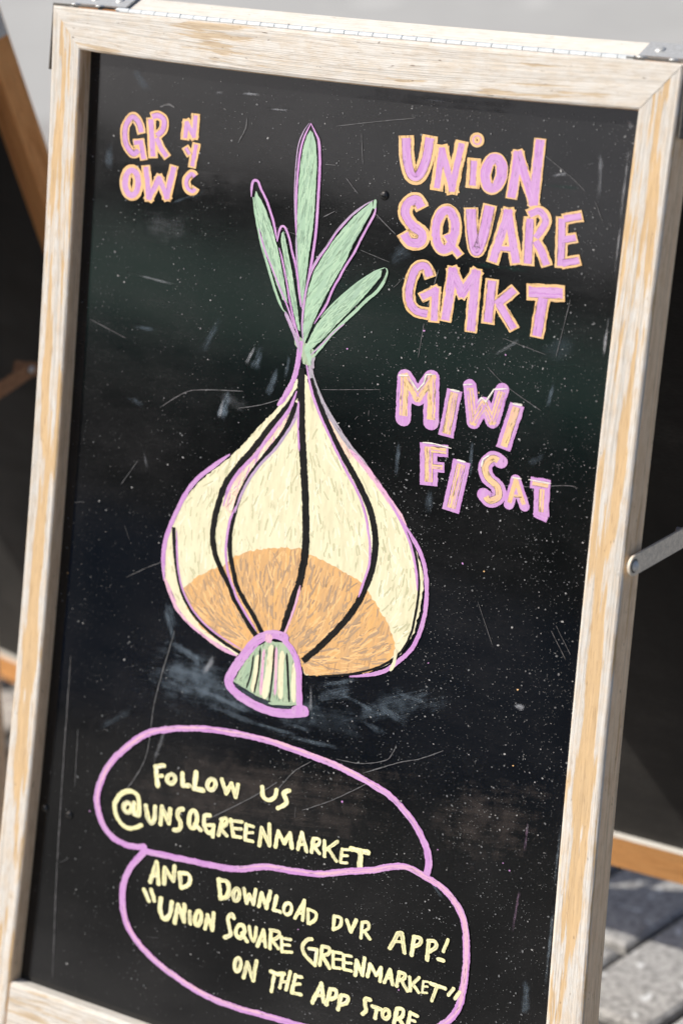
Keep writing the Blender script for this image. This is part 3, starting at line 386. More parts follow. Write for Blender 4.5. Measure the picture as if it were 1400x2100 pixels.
BULB = {'outline':[(257.7,246.7),(263.5,251.1),(273.5,265.3),(285.6,279.1),(302.1,295.6),(320.5,311.7),(338.6,326),(354.6,340.5),(368.3,353.7),(377.6,364.1),(387.3,377.8),(395.2,393.5),(396.5,396.3),(397.8,408.1),(396.8,425.5),(393.1,447),(383.1,466.4),(370.2,479.5),(350.7,489.7),(320.3,499.6),(286.9,505.7),(281.5,496.1),(260,477.1),(236.5,481.9),(218.6,500),(210.1,504.4),(189.4,498.6),(165.9,490.5),(146.4,477.8),(133.3,461.9),(127.3,448.3),(125.3,440),(124.5,427.3),(127.9,408.3),(135.2,390.6),(142.7,374.8),(154.8,360.1),(171.2,344.8),(187.6,331.4),(201.5,316.7),(217,298.3),(230.7,283.9),(242.1,269.9),(249.2,256.7),(253.6,247.3)],'orange':[(146.5,456.7),(161.1,443.8),(179.1,431.7),(188.8,428.7),(198.9,418.7),(213.6,410.6),(236.9,403.5),(268.7,397.1),(277.6,400.7),(294.9,402.9),(314.5,408.4),(336.1,414.9),(345.4,423.3),(354.6,431.9),(366.4,445.3),(374,457.8),(376.1,467.8),(370.1,477.8),(350.7,489.7),(320.3,499.6),(286.9,505.7),(281.5,496.1),(260,477.1),(236.5,481.9),(218.6,500),(195.8,495.5),(172.4,487.4),(155,472.5)],'pinkstripe':[(250.3,267),(242.9,297.8),(233.8,313.3),(222.3,327.5),(210.9,343.6),(201.9,362.9),(196.2,381.9),(184.3,374.9),(186.3,362),(199.3,338.4),(213,321.9),(226.3,303.9),(241.5,284)],'pinkright':[(265.6,250.8),(273.2,261.9),(285.2,275.7),(299.4,290.8),(317.9,306.9),(312.3,313),(298.5,301.4),(286.1,284.2),(273.5,265.3)],'strokes':[('grey',('S',[(261.9,232.3),(265.7,247.4),(273,260.2),(282.9,273.4),(297.1,288.6),(311.1,302),(327,314.1),(338.4,324.3)],[4.09])),('pink',('S',[(311.4,304.5),(327.2,315.8),(340.7,326.5),(352.2,337.5),(363.6,347.6),(375.1,359.4)],[4.42])),('black',('S',[(254.5,262),(241.3,282.3),(225.9,300.5),(212.7,319.3),(199,335.2),(186.5,353),(180.1,370.2),(176.4,388.9),(176.3,405.2),(181.3,420.6),(191.7,435),(200.7,445.9),(204.7,452.8),(217.3,466.7),(228.5,478.9),(233.3,482.5)],[5.14])),('black',('S',[(253.2,273.5),(244,297.7),(233.7,312.5),(222.3,327.5),(210.9,343.6),(201.8,362.1),(196.8,381.7),(194.8,396.5),(196.2,414.2),(200.2,426.2),(206.2,441.3),(215.9,453.4),(227,464.8),(237.9,478)],[4.12])),('black',('S',[(254.6,243.7),(257.4,269.4),(260.6,295.1),(265.1,320.6),(269.6,346.2),(273.4,372),(275.6,398),(274.6,412.4),(271.9,430.7),(268.9,438.7),(263.5,458.5),(259,477.3)],[6.16])),('black',('S',[(264.6,251),(272.5,265.4),(283.9,282.8),(297.5,301.5),(311.9,318.3),(326.2,335),(337.8,352.1),(344.2,368.3),(346.5,381.7),(345.4,401),(339.8,419.5),(334,433.3),(323.3,450.3),(309.4,467.2),(295.1,482.6),(283.4,493.9)],[5.13])),('black',('S',[(132.3,403),(134.6,418.1),(138,434),(144.3,453),(150.7,464.1),(163.4,477.2),(180.4,487.6),(197.9,494.7),(216.4,500.4)],[3.23])),('black',('S',[(371.1,356.6),(380.2,368.8),(387.1,381.3),(391.4,396),(393.5,408.9),(392.8,429.7),(389.2,451.2),(380.2,467.8),(360.4,483.7),(332.5,495.3),(303.7,503.1)],[1.85])),('purple',('S',[(250.9,228.6),(250.7,240.8),(247,256.1),(240,270.2),(233.4,279.1)],[4.44])),('purple',('S',[(252.1,263.6),(246.4,279.8),(235.2,295.5),(224.8,310.3),(213.4,326.3),(200.6,339.9),(190.5,355),(186,369.2),(184.8,375.2)],[2.92])),('lilac',('S',[(255.2,272.4),(252.6,287.6),(243.6,303.9),(234.2,317.3),(220.6,332.2),(209.6,348.3),(202.1,364.7),(198.1,378.8)],[2.23])),('purple',('S',[(199.1,372),(193.3,386),(191.4,404.3),(192.2,418.6),(196.7,434),(203.5,445.4),(208.1,453.1),(219.3,465.4),(231.7,477.9)],[2.11])),('purple',('S',[(258.7,236.2),(265.9,257.7),(274,273.9),(286.6,292),(299.5,309.9),(311.6,324.9),(323.1,338.5),(331.1,351.5),(336.3,364.4),(339.9,377.7)],[2.22])),('purple',('S',[(335.8,365.8),(340.4,378.9),(342.1,397.7),(338.1,414.1),(334.4,428)],[1.87])),('purple',('P',[(254.7,271.6),(256.9,295.7),(260.2,314.4)],[1.72])),('pink',('S',[(273.6,429),(270.7,445.5),(265.5,463.5),(260.9,477)],[1.92])),('purple',('S',[(187.3,328.7),(170.8,341.6),(154.3,355.6),(142.4,371.6),(134.9,387.4),(127.5,405.1),(123.7,421.9),(124.2,438.4),(126.8,452.6)],[3.86])),('purple',('S',[(135.9,404.6),(140.2,434.9),(148.4,457.2),(164.4,475.2),(186,487.4),(218.3,497.3)],[1.61])),('pink',('S',[(127,450.2),(134.4,461.7),(143.8,474.6),(158.5,484.6),(175.2,492.3),(194,499.5),(213.4,503.8)],[3.98])),('cream',('S',[(140.9,468.8),(155.9,481.5),(175,490.5),(191.4,496.4)],[1.81])),('purple',('S',[(369.5,354.7),(381,366.5),(391.5,379.2),(398.3,394.2),(401.9,414.2),(400.9,435.1),(395.9,453.4),(389.1,465.2),(376.3,478.3),(364.9,486.8),(346.9,493.5),(332.7,497.4)],[3.37])),('purple',('S',[(354.4,338.9),(367.3,353.8),(376.9,366.8),(383.9,380.1),(389.4,396.3),(392.3,411.3)],[2.03])),('cream',('S',[(376.7,464.2),(376.1,476.6),(372.8,484.2)],[2.73]))]}
ROOT = {'fill':[(245.5,483.7),(262.7,482),(276.1,495.4),(281.5,515.8),(282.4,533.6),(259.9,536.6),(237.7,534.2),(212.5,526.7),(221.7,508.4),(233.1,491.6)],'strokes':[('cream',('S',[(249.7,486.4),(248.5,511.9),(246.6,535.5)],[5.29])),('cream',('S',[(261.4,489.4),(261.9,510.9),(263.7,531.8)],[4.57])),('cream',('S',[(236.1,498.2),(235.6,514.6),(233.4,531.8)],[4.61])),('cream',('S',[(275.2,497.4),(276,517),(278.1,531.8)],[3.86])),('mint',('S',[(227.8,503.5),(224.8,516.9),(219.2,527.2)],[5.33])),('pink',('S',[(241.9,491.6),(242,513.3),(242.4,533.1)],[2.47])),('pink',('S',[(254.6,487.2),(256.6,510.2),(257.4,529.9)],[2.47])),('black',('S',[(237.9,491),(238,512.3),(235.3,532.5)],[1.59])),('black',('S',[(252.7,486.2),(253.1,514.6),(252.2,536.5)],[1.59])),('black',('S',[(266.2,490.2),(269.8,511.1),(273.5,533.4)],[1.93])),('black',('S',[(231.3,499.2),(230.2,515.7),(226.6,530.1)],[1.6])),('mint',('P',[(251.3,538.1),(279.1,533.1)],[2.84])),('purple',('S',[(262.2,477.1),(249.2,477.2),(233.6,485.7),(220,503.3),(207.4,525.1),(212.2,534.5),(231.8,541.8),(252,544.7),(271.5,543.2),(290,538.3)],[7.73])),('purple',('S',[(259,477.3),(272,487.3),(279.4,500.1),(282.3,519.2),(285.1,536.6)],[5.27])),('pink',('P',[(245.9,477.3),(245.7,485.4)],[5.99])),('purple',('P',[(281.8,538.2),(289.2,536.6)],[8.8]))]}
STEM = {'fill':[(243.6,213.3),(251.7,217.4),(257.2,221.8),(266.6,226.7),(267.4,233.8),(263.7,240.6),(256.6,239.5),(251.8,229.8),(246.1,224.3)],'strokes':[('purple',('S',[(252,220.4),(251.4,228.8),(250.8,238.2),(249.6,244.6)],[4.29])),('lilac',('S',[(243.6,213.3),(247.6,221),(253.1,230.6)],[2.66])),('green',('S',[(257.9,227.9),(261.6,232.6),(264.2,239.4)],[4.08])),('grey',('S',[(267.2,231.8),(265.9,237.1),(267.1,242.2)],[2.65]))]}
PALE = [
('P',[(353.4,235.7),(363.2,234.5)],[1.75]),
('P',[(364.8,236.5),(373.4,245.4),(378.8,238.9),(380.6,230.9),(389,230.2)],[1.53]),
('P',[(405,240),(414.8,240.5)],[1.73]),
('P',[(417,234.4),(426,232.6)],[1.29]),
('P',[(432.3,247.5),(435.5,242.1),(440.3,245.2),(446.6,233.9),(458.9,231.6)],[1.5]),
('P',[(465.2,242.6),(474.7,242.8)],[1.92]),
('P',[(383.1,287.5),(393.5,286.7),(411.9,288)],[1.53]),
('P',[(418,296.4),(427.1,297.1)],[1.73]),
('P',[(442,298.5),(443.2,291.8),(449,287.5)],[1.51]),
('P',[(471.7,302.2),(481,302)],[1.71]),
('P',[(487.2,301.5),(508.3,301.2)],[1.28])]
SMEARS_AND_REFLECTIONS = [
([(121.2,503.7),(225.1,512.8),(210,561.7),(105,553.6)],0.5,'b'),
([(142.1,462.9),(153.1,495.7),(129.9,503.8),(118.8,470.7)],0.5,'b'),
([(171.5,546.3),(282.1,558.6),(278.6,569.1),(167.6,557.1)],0.45,'b'),
([(287.4,514.3),(345.5,493.2),(353.4,516.7),(295.4,538.2)],0.42,'b'),
([(353.1,506.9),(406.3,520.9),(399.9,534),(346.6,520.2)],0.5,'b'),
([(348.4,525.8),(384.1,535),(378.4,546.6),(342.6,537.4)],0.4,'b'),
([(296.8,506.9),(299.2,542.7),(293.1,543.8),(290.7,508)],0.45,'w'),
([(170.9,529.1),(187.1,504),(196.3,507.2),(180.2,532.3)],0.6,'w'),
([(270.1,546.8),(309.5,550),(306.9,558.7),(267.4,555.6)],0.4,'b'),
([(223.8,225.2),(210.4,261.6),(192.5,258.4),(206,221.9)],0.75,'b'),
([(209.6,228.8),(197.3,252.9),(190.6,251.1),(202.9,226.9)],0.8,'w'),
([(191.1,266.9),(179.1,309.5),(162.6,307.8),(174.7,265)],0.7,'b'),
([(179.5,276.3),(173.8,305.5),(167.5,305.2),(173.3,276)],0.5,'w'),
([(238.9,240.8),(224.4,280.5),(212.5,278.5),(227.1,238.7)],0.6,'b'),
([(245.6,228.1),(242.1,261.8),(233.9,261.8),(237.5,228.1)],0.5,'b'),
([(66.2,289.1),(96.1,297.8),(90.5,307.8),(60.4,299.1)],0.35,'b'),
([(173.3,208.9),(148.1,257.7),(134.3,253.9),(159.7,205.1)],0.4,'b'),
([(131,466.2),(153,513.5),(142.8,517.9),(120.7,470.5)],0.6,'b'),
([(129.8,494.2),(195.2,516.6),(186.6,530),(120.9,507.7)],0.7,'b'),
([(140.7,532.4),(261.4,549.9),(258,558.6),(137.1,541.4)],0.7,'b'),
([(212.3,555.2),(303.9,556.8),(302.4,563.8),(210.7,562.4)],0.6,'b'),
([(293.9,509.8),(352.3,490.3),(354.6,498.3),(296.2,517.8)],0.6,'b'),
([(311.2,506.5),(384.3,522.9),(381,530.4),(307.7,514.1)],0.6,'b'),
([(372.4,496),(428.4,501.4),(426,509.7),(370,504.5)],0.5,'b'),
([(51.8,604.2),(107.7,564.6),(116.5,573.6),(60.8,613.3)],0.3,'b'),
([(250,558.9),(360.2,557.4),(358.9,565.2),(248.6,566.9)],0.4,'b'),
([(364.1,285.1),(364.4,326.1),(355.7,326.9),(355.4,285.8)],0.6,'b'),
([(434.3,270),(434.9,318.3),(428.4,318.9),(427.7,270.5)],0.5,'b'),
([(403,314.6),(399.7,351.5),(386.3,351.9),(389.7,314.8)],0.4,'b'),
([(505,216.6),(499.3,247.9),(493.1,247.4),(498.8,216)],0.45,'b'),
([(507.2,281),(485.3,296.6),(477.8,288.1),(499.8,272.6)],0.25,'b'),
([(474.9,55.2),(497.8,51.5),(499,57.5),(476.2,61.2)],1,'w'),
([(525.5,27.6),(528.7,80.6),(520.8,81.1),(517.6,28)],0.5,'w'),
([(548.9,25.8),(547.6,101.3),(542.4,101.3),(543.8,25.7)],0.75,'w'),
([(548,75),(546.8,143.5),(543.3,143.6),(544.5,75)],0.6,'w'),
([(546.7,155.6),(545,201.9),(540.6,201.9),(542.3,155.7)],0.7,'w'),
([(545,3.7),(553.1,13.4),(544.8,18.7),(536.7,9)],0.7,'w'),
([(347.6,6.8),(381.6,6.9),(381.6,10),(347.6,9.9)],0.6,'w'),
([(195.5,27.5),(222.1,27.1),(222.1,30.4),(195.5,30.8)],0.9,'w'),
([(165.8,16.4),(192.7,16.1),(192.7,20.2),(165.8,20.5)],0.7,'w'),
([(135.1,18.6),(149.8,17.4),(150.3,21.5),(135.5,22.8)],0.5,'w'),
([(493.7,482.9),(509.6,484.5),(507.4,492.7),(491.4,491.1)],0.9,'w'),
([(522.8,576.7),(522.2,611.5),(516.7,612.3),(517.3,577.4)],0.8,'p'),
([(522.1,630.1),(517.7,689.2),(512.2,689.8),(516.7,630.7)],0.65,'p'),
([(539.4,700.3),(543.3,749.8),(530.5,753.1),(526.6,703.4)],0.5,'b'),
([(551.9,552.1),(552.2,650.5),(548.6,651.1),(548.3,552.6)],0.5,'b'),
([(554.4,634),(554.7,733.6),(549.3,734.7),(549,634.9)],0.6,'b'),
([(428.6,646.5),(453.5,668.1),(449.9,671.5),(425,649.9)],0.4,'b'),
([(258.7,161),(317.4,166.6),(315.8,174.7),(257,169.2)],0.18,'t'),
([(386.9,133.4),(488,130.5),(487.9,137.5),(386.8,140.6)],0.45,'t'),
([(365.8,76.7),(412.7,75.4),(412.8,82.4),(365.9,83.9)],0.4,'t'),
([(324.4,139),(344.8,121),(361.9,134.5),(341.6,152.4)],0.35,'b'),
([(367.1,133.9),(376.5,132.8),(379.3,156.5),(369.8,157.7)],0.3,'b'),
([(462.1,63.4),(515.5,62.8),(515.5,67.4),(462.1,68)],0.4,'t'),
([(59.6,121.7),(135.3,124),(131.3,157.9),(55.3,156.2)],0.1,'w'),
([(66.8,228.6),(99.7,228.8),(98.9,235.7),(65.9,235.6)],0.4,'b'),
([(57.4,183.5),(122,189),(121.2,192.4),(56.6,186.9)],0.4,'w'),
([(17,70.5),(32.6,69.1),(36,103.3),(20.3,104.8)],0.35,'b'),
([(91,119.4),(140.7,101.1),(143.5,106.4),(93.9,124.8)],0.4,'b'),
([(293.5,154.8),(322.8,151.3),(325.5,175.4),(296.2,179.1)],0.12,'t'),
([(480,179.4),(524.4,173.5),(528.1,204.2),(483.7,210.5)],0.12,'b'),
([(433.9,208.7),(471.1,183.8),(475.3,188.7),(438.2,213.7)],0.3,'w'),
([(120.6,636.5),(144,563.1),(152.5,563.8),(129.2,637)],0.3,'w'),
([(93.1,335.6),(101.4,360.3),(96.1,362),(87.7,337.2)],0.3,'w'),
([(-18.7,60.8),(3.9,58.8),(7.3,93.1),(-15.4,95.3)],0.1,'w'),
([(49.6,-1.4),(74.4,26),(61.8,33),(36.9,5.5)],0.25,'b'),
([(163,263.6),(219.9,280.9),(208.9,301.1),(151.6,283.9)],0.12,'w'),
([(223.2,519.3),(394,508.5),(389.5,559.6),(217.6,572.7)],0.1,'b'),
([(91.5,498.9),(252.1,489.8),(244,569.1),(81.7,581.4)],0.2,'b'),
([(99,516.3),(368.6,507.6),(361.9,559.1),(90.3,571.4)],0.35,'b'),
([(307.1,519.4),(446.4,463.7),(460.7,501.3),(322.1,558.3)],0.3,'b'),
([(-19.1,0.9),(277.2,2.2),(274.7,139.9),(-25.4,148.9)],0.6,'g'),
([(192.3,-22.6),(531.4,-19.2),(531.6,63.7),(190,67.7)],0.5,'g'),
([(30.4,589.4),(476.1,530.3),(475.7,647.1),(25.6,720.5)],0.5,'m'),  # this patch and the next: painted reflection of the sunlit ground
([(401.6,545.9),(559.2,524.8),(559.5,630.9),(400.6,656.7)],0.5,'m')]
SCRATCHES = [
([(264.2,619.7),(282.6,594.3),(301.8,579)],1.12),
([(326.8,571.5),(352,569.6),(376.3,561.5),(383.3,553.1),(386,545.7)],1.12),
([(355.4,577.4),(391,559.8),(409.9,552.5),(432.9,540.1)],1.12),
([(106.3,299.5),(132.1,282.6),(153.3,276.9),(195.6,272)],1.12),
([(191.9,287.5),(217.5,280.3),(242.5,269.8)],1.12),
([(277.2,258.8),(336.4,250.2)],0.72),
([(449.4,311.7),(486.1,307.6),(521.8,300.8),(533.1,300.9)],0.9),
([(142.8,495.3),(127.1,561.3),(121.4,617),(97.1,659.3)],1.35),
([(25.8,541.6),(26.8,657.2),(28.6,750.8),(33.2,849.5)],1.35),
([(40.9,607.5),(42.2,663)],0.72),
([(192.7,659.2),(243.4,624.6),(268,605.6)],1.35),
([(296.3,624.4),(325.7,608.6),(363.7,583.3)],1.12),
([(526.5,414.8),(542.6,435.8)],0.68),
([(468,40.5),(496.9,56.9),(511.5,66.9)],0.72),
([(268.1,37.6),(311.7,29.7),(345,24.3)],0.9),
([(282.7,79.3),(296.4,90.9)],0.9),
([(315.3,105.5),(337.5,120.4)],1.12),
([(263.4,114),(274.8,107.8)],1.12),
([(260.6,70),(271.6,69.8)],0.9),
([(294.3,40.9),(298.6,66.7)],0.68),
([(168.1,60.8),(174.6,47.7),(175.2,39.3)],1.8),
([(79.9,37.6),(87.8,34.8),(96.2,37)],2.7),
([(267,211.9),(287.4,213.3)],0.72),
([(382.6,144.1),(373,185.6)],0.81),
([(373.4,189.5),(370.9,218.3)],0.72),
([(438.3,216.9),(458.4,230),(492.4,244.8)],0.72),
([(508.4,152.3),(500.7,200.2)],0.72),
([(228.9,288.8),(252.5,314.8)],0.54),
([(17.9,232),(61.7,243.8)],0.9),
([(188.4,407.3),(120.2,437.3),(82.9,457.7)],0.81),
([(253.5,134.8),(211.6,127.1)],0.54),
([(451.3,409.2),(469.4,442.5)],0.54),
([(522.5,419.7),(538.7,440.6)],0.63),
([(304,137.2),(334.3,143.8)],0.72),
([(449.3,191.5),(491.5,199.5)],0.72),
([(521.1,73.6),(529.5,88)],0.72),
([(69,375.1),(86.3,350.1)],0.68)]
BUMPS = [
(322.8,89.7),
(38.3,690.5),
(8.6,691.1)]
APEX = (260.2, 233.7)
ROOT_TOP = (253.3, 492.8)


# ---------------------------------------------------------------- the ground
def ground_mat(name, base, var, speck=0.5, scale=1.0):
    m, n, l, b = new_mat(name)
    tc = mk(n, 'ShaderNodeTexCoord').outputs['Object']
    a = noise_node(n, l, tc, (9 * scale, 9 * scale, 9), 5, 0.6)
    g = noise_node(n, l, tc, (95 * scale, 95 * scale, 95), 4, 0.7)
    s = noise_node(n, l, tc, (38 * scale, 38 * scale, 38), 2, 0.4)
    c = mix(n, l, ramp(n, l, a, [(0.3, 0.0), (0.7, 1.0)]), base, tuple(x * (1 - var) for x in base))
    c = mix(n, l, math_n(n, l, 'MULTIPLY', ramp(n, l, g, [(0.42, 0.0), (0.68, 1.0)]), 0.5 * speck), c, tuple(x * 0.42 for x in base))
    c = mix(n, l, math_n(n, l, 'MULTIPLY', ramp(n, l, s, [(0.66, 0.0), (0.72, 1.0)]), speck), c, tuple(min(0.85, x * 1.8) for x in base))
    l.new(c, b.inputs['Base Color'])
    b.inputs['Roughness'].default_value = 0.85
    bump(n, l, g, 0.4, 0.002, b)
    return m


def paver_mat():
    m, n, l, b = new_mat('grey_granite_paver')
    tc = mk(n, 'ShaderNodeTexCoord').outputs['Object']
    geo = mk(n, 'ShaderNodeNewGeometry')
    g = noise_node(n, l, tc, (120, 120, 120), 4, 0.7)
    g2 = noise_node(n, l, tc, (30, 30, 30), 4, 0.65)
    s = noise_node(n, l, tc, (55, 55, 55), 2, 0.4)
    c = mix(n, l, geo.outputs['Random Per Island'], (0.43, 0.42, 0.40), (0.33, 0.32, 0.305))
    c = mix(n, l, math_n(n, l, 'MULTIPLY', ramp(n, l, g2, [(0.4, 0.0), (0.7, 1.0)]), 0.4), c, (0.20, 0.195, 0.188))
    c = mix(n, l, math_n(n, l, 'MULTIPLY', ramp(n, l, g, [(0.45, 0.0), (0.62, 1.0)]), 0.75), c, (0.14, 0.135, 0.13))
    c = mix(n, l, math_n(n, l, 'MULTIPLY', ramp(n, l, s, [(0.66, 0.0), (0.71, 1.0)]), 0.8), c, (0.68, 0.69, 0.69))
    l.new(c, b.inputs['Base Color']); b.inputs['Roughness'].default_value = 0.8
    bump(n, l, g, 0.5, 0.003, b)
    return m


mb = MB()
mb.face([(-900, -900, -0.012), (900, -900, -0.012), (900, 900, -0.012), (-900, 900, -0.012)])
mb.build('ground', [ground_mat('dark_joint_grit', (0.06, 0.058, 0.055), 0.3, 0.3)], kind='structure')
mb = MB()
random.seed(11)
ANG = radians(-9.5)
PW, PL, PG = 0.118, 0.235, 0.0125
ca, sa = cos(ANG), sin(ANG)
for i in range(-46, 26):
    for j in range(-9, 14):
        x0 = i * PW; y0 = j * PL + (PL * 0.5 if i % 2 else 0) + 0.03
        x1 = x0 + PW - PG; y1 = y0 + PL - PG
        if y0 > 2.3:
            continue
        z = random.uniform(-0.0025, 0.0015); e = 0.005
        jx = [random.uniform(-0.004, 0.004) for _ in range(8)]
        o4 = [(x0 + jx[0], y0 + jx[1]), (x1 + jx[2], y0 + jx[3]), (x1 + jx[4], y1 + jx[5]), (x0 + jx[6], y1 + jx[7])]
        cxm, cym = (x0 + x1) / 2, (y0 + y1) / 2

        def R2(p):
            return (p[0] * ca - p[1] * sa + 0.02, p[0] * sa + p[1] * ca)
        i4 = [(p[0] + (e if p[0] < cxm else -e), p[1] + (e if p[1] < cym else -e)) for p in o4]
        t4 = [(*R2(p), z) for p in i4]; m4 = [(*R2(p), z - 0.003) for p in o4]; b4 = [(*R2(p), -0.03) for p in o4]
        b = len(mb.v)
        mb.v.extend(t4 + m4 + b4)
        fs = [(0, 1, 2, 3)] + [(k + 4, (k + 1) % 4 + 4, (k + 1) % 4, k) for k in range(4)] + [(k + 8, (k + 1) % 4 + 8, (k + 1) % 4 + 4, k + 4) for k in range(4)]
        for q in fs:
            mb.f.append(tuple(b + k for k in q)); mb.uv.append([(0, 0)] * 4); mb.m.append(0)
mb.build('pavement', [paver_mat()], kind='structure')
mb = MB()
for (xa, xb, ya, yb, z) in ((-40, 40, 2.62, 60, 0.0),):
    mb.face([(xa, ya, z), (xb, ya, z), (xb, yb, z), (xa, yb, z)])
mb.build('road', [ground_mat('pale_concrete_road', (0.37, 0.372, 0.362), 0.16, 0.3, 0.12)], kind='structure')


# ---------------------------------------------------------------- parts of a folding sign
def poly2(c):
    return lambda x: c[0] + c[1] * x + c[2] * x * x


def clampv(fn, lim):
    """follow the slightly bowed edge to lim, then go straight on"""
    d = (fn(lim) - fn(lim - 0.01)) / 0.01
    return lambda x: fn(x) if x < lim else fn(lim) + d * (x - lim)


U_LI = clampv(poly2((-0.0032, 0.041, -0.052)), 0.86)
U_LO = clampv(poly2((-0.0368, 0.052, -0.0625)), 0.80)
U_RI = clampv(poly2((0.5580, -0.0215, 0.0389)), 0.74)
U_RO = clampv(poly2((0.5924, -0.0265, 0.0455)), 0.74)
V_TI = poly2((-0.0045, 0.036, -0.050))
V_TO = poly2((-0.0413, 0.016, -0.018))


def member(name, parent, T, outer, inner, off_f, off_b, mats, n=40, r=0.003, cap=True, label=None):
    """a length of timber lofted between an outer and an inner edge curve; slot 0 face, slot 1 outer edge, slot 2 inner edge"""
    mb = MB()
    rows = []; acc = 0.0; prev = None
    for i in range(n + 1):
        s = i / n
        a = Vector(outer(s)); b = Vector(inner(s))
        w = (b - a).length; d = (b - a) / w
        sec = [(a, off_b), (a, off_f + r), (a + d * r * 0.3, off_f + r * 0.3), (a + d * r, off_f),
               (b - d * r, off_f), (b - d * r * 0.3, off_f + r * 0.3), (b, off_f + r), (b, off_b)]
        mid = (a + b) / 2
        if prev is not None:
            acc += (mid - prev).length
        prev = mid
        pts = []
        x = 0.0; lastp = None
        ax = d.orthogonal() if False else None
        for p, o in sec:
            q = T(p.x, p.y, o)
            if lastp is not None:
                x += (q - lastp).length
            lastp = q
            pts.append((q, x))
        rows.append((pts, a, b))
    # along-grain coordinate from real position, so mitred ends keep a straight grain
    a0, a1 = Vector(outer(0.5)), Vector(outer(0.51))
    g = (a1 - a0).normalized()
    mslot = [1, 0, 0, 0, 0, 2, 2]
    for i in range(n):
        A, B = rows[i], rows[i + 1]
        for k in range(7):
            def uvp(row, kk):
                e = row[1] if kk <= 3 else row[2]
                return (e.dot(g), row[0][kk][1])
            mb.face([A[0][k][0], A[0][k + 1][0], B[0][k + 1][0], B[0][k][0]],
                    [uvp(A, k), uvp(A, k + 1), uvp(B, k + 1), uvp(B, k)], mslot[k])
        mb.face([A[0][7][0], A[0][0][0], B[0][0][0], B[0][7][0]], [uvp(A, 7), uvp(A, 0), uvp(B, 0), uvp(B, 7)], 3)
    if cap:
        for row in (rows[0], rows[-1]):
            mb.face([p for p, _ in row[0]], [(0.01 * k, 0.003 * k) for k in range(8)], 1)
    return mb.build(name, mats, parent, label, fix=True, weld=True)


def box_pts(T, u0, u1, v0, v1, o0, o1):
    return [T(u, v, o) for o in (o0, o1) for (u, v) in ((u0, v0), (u1, v0), (u1, v1), (u0, v1))]


def add_box(mb, P, m=0):
    for q in ((0, 1, 2, 3), (7, 6, 5, 4), (0, 4, 5, 1), (1, 5, 6, 2), (2, 6, 7, 3), (3, 7, 4, 0)):
        mb.face([P[k] for k in q], None, m)


def dome(mb, c, nrm, r, h, m=0, seg=14):
    nrm = Vector(nrm).normalized(); t = nrm.orthogonal().normalized(); b = nrm.cross(t)
    rings = []
    for k in range(5):
        a = k / 4 * pi / 2
        rr = r * cos(a); hh = h * sin(a)
        rings.append([c + nrm * hh + (t * cos(j / seg * 2 * pi) + b * sin(j / seg * 2 * pi)) * rr for j in range(seg)])
    for k in range(3):
        for j in range(seg):
            mb.face([rings[k][j], rings[k][(j + 1) % seg], rings[k + 1][(j + 1) % seg], rings[k + 1][j]], None, m)
    for j in range(seg):
        mb.face([rings[3][j], rings[3][(j + 1) % seg], c + nrm * h], None, m)
    for j in range(seg):
        mb.face([rings[0][j], c - nrm * 0.004, rings[0][(j + 1) % seg]], None, m)


def bar_yz(mb, x0, x1, p, q, w, ra=True, rb=True, m=0):
    """flat strap in the y-z plane from p to q, rounded ends, from x0 to x1"""
    p = Vector(p); q = Vector(q); d = (q - p).normalized(); nn = Vector((-d.y, d.x)); h = w / 2
    out = []
    def end(c, a0, rnd, sgn):
        if rnd:
            for k in range(9):
                a = a0 + k / 8 * pi
                out.append(c + (d * cos(a) + nn * sin(a)) * h)
        else:
            for s in (1, -1):
                out.append(c + nn * h * s * sgn + d * 0)
    end(p, pi / 2, ra, 1)
    end(q, -pi / 2, rb, -1)
    n = len(out)
    A = [Vector((x1, a.x, a.y)) for a in out]; B = [Vector((x0, a.x, a.y)) for a in out]
    mb.face(A, None, m); mb.face(B[::-1], None, m)
    for k in range(n):
        mb.face([A[k], B[k], B[(k + 1) % n], A[(k + 1) % n]], None, m)


PIVOT = (-0.1249, 0.6866)


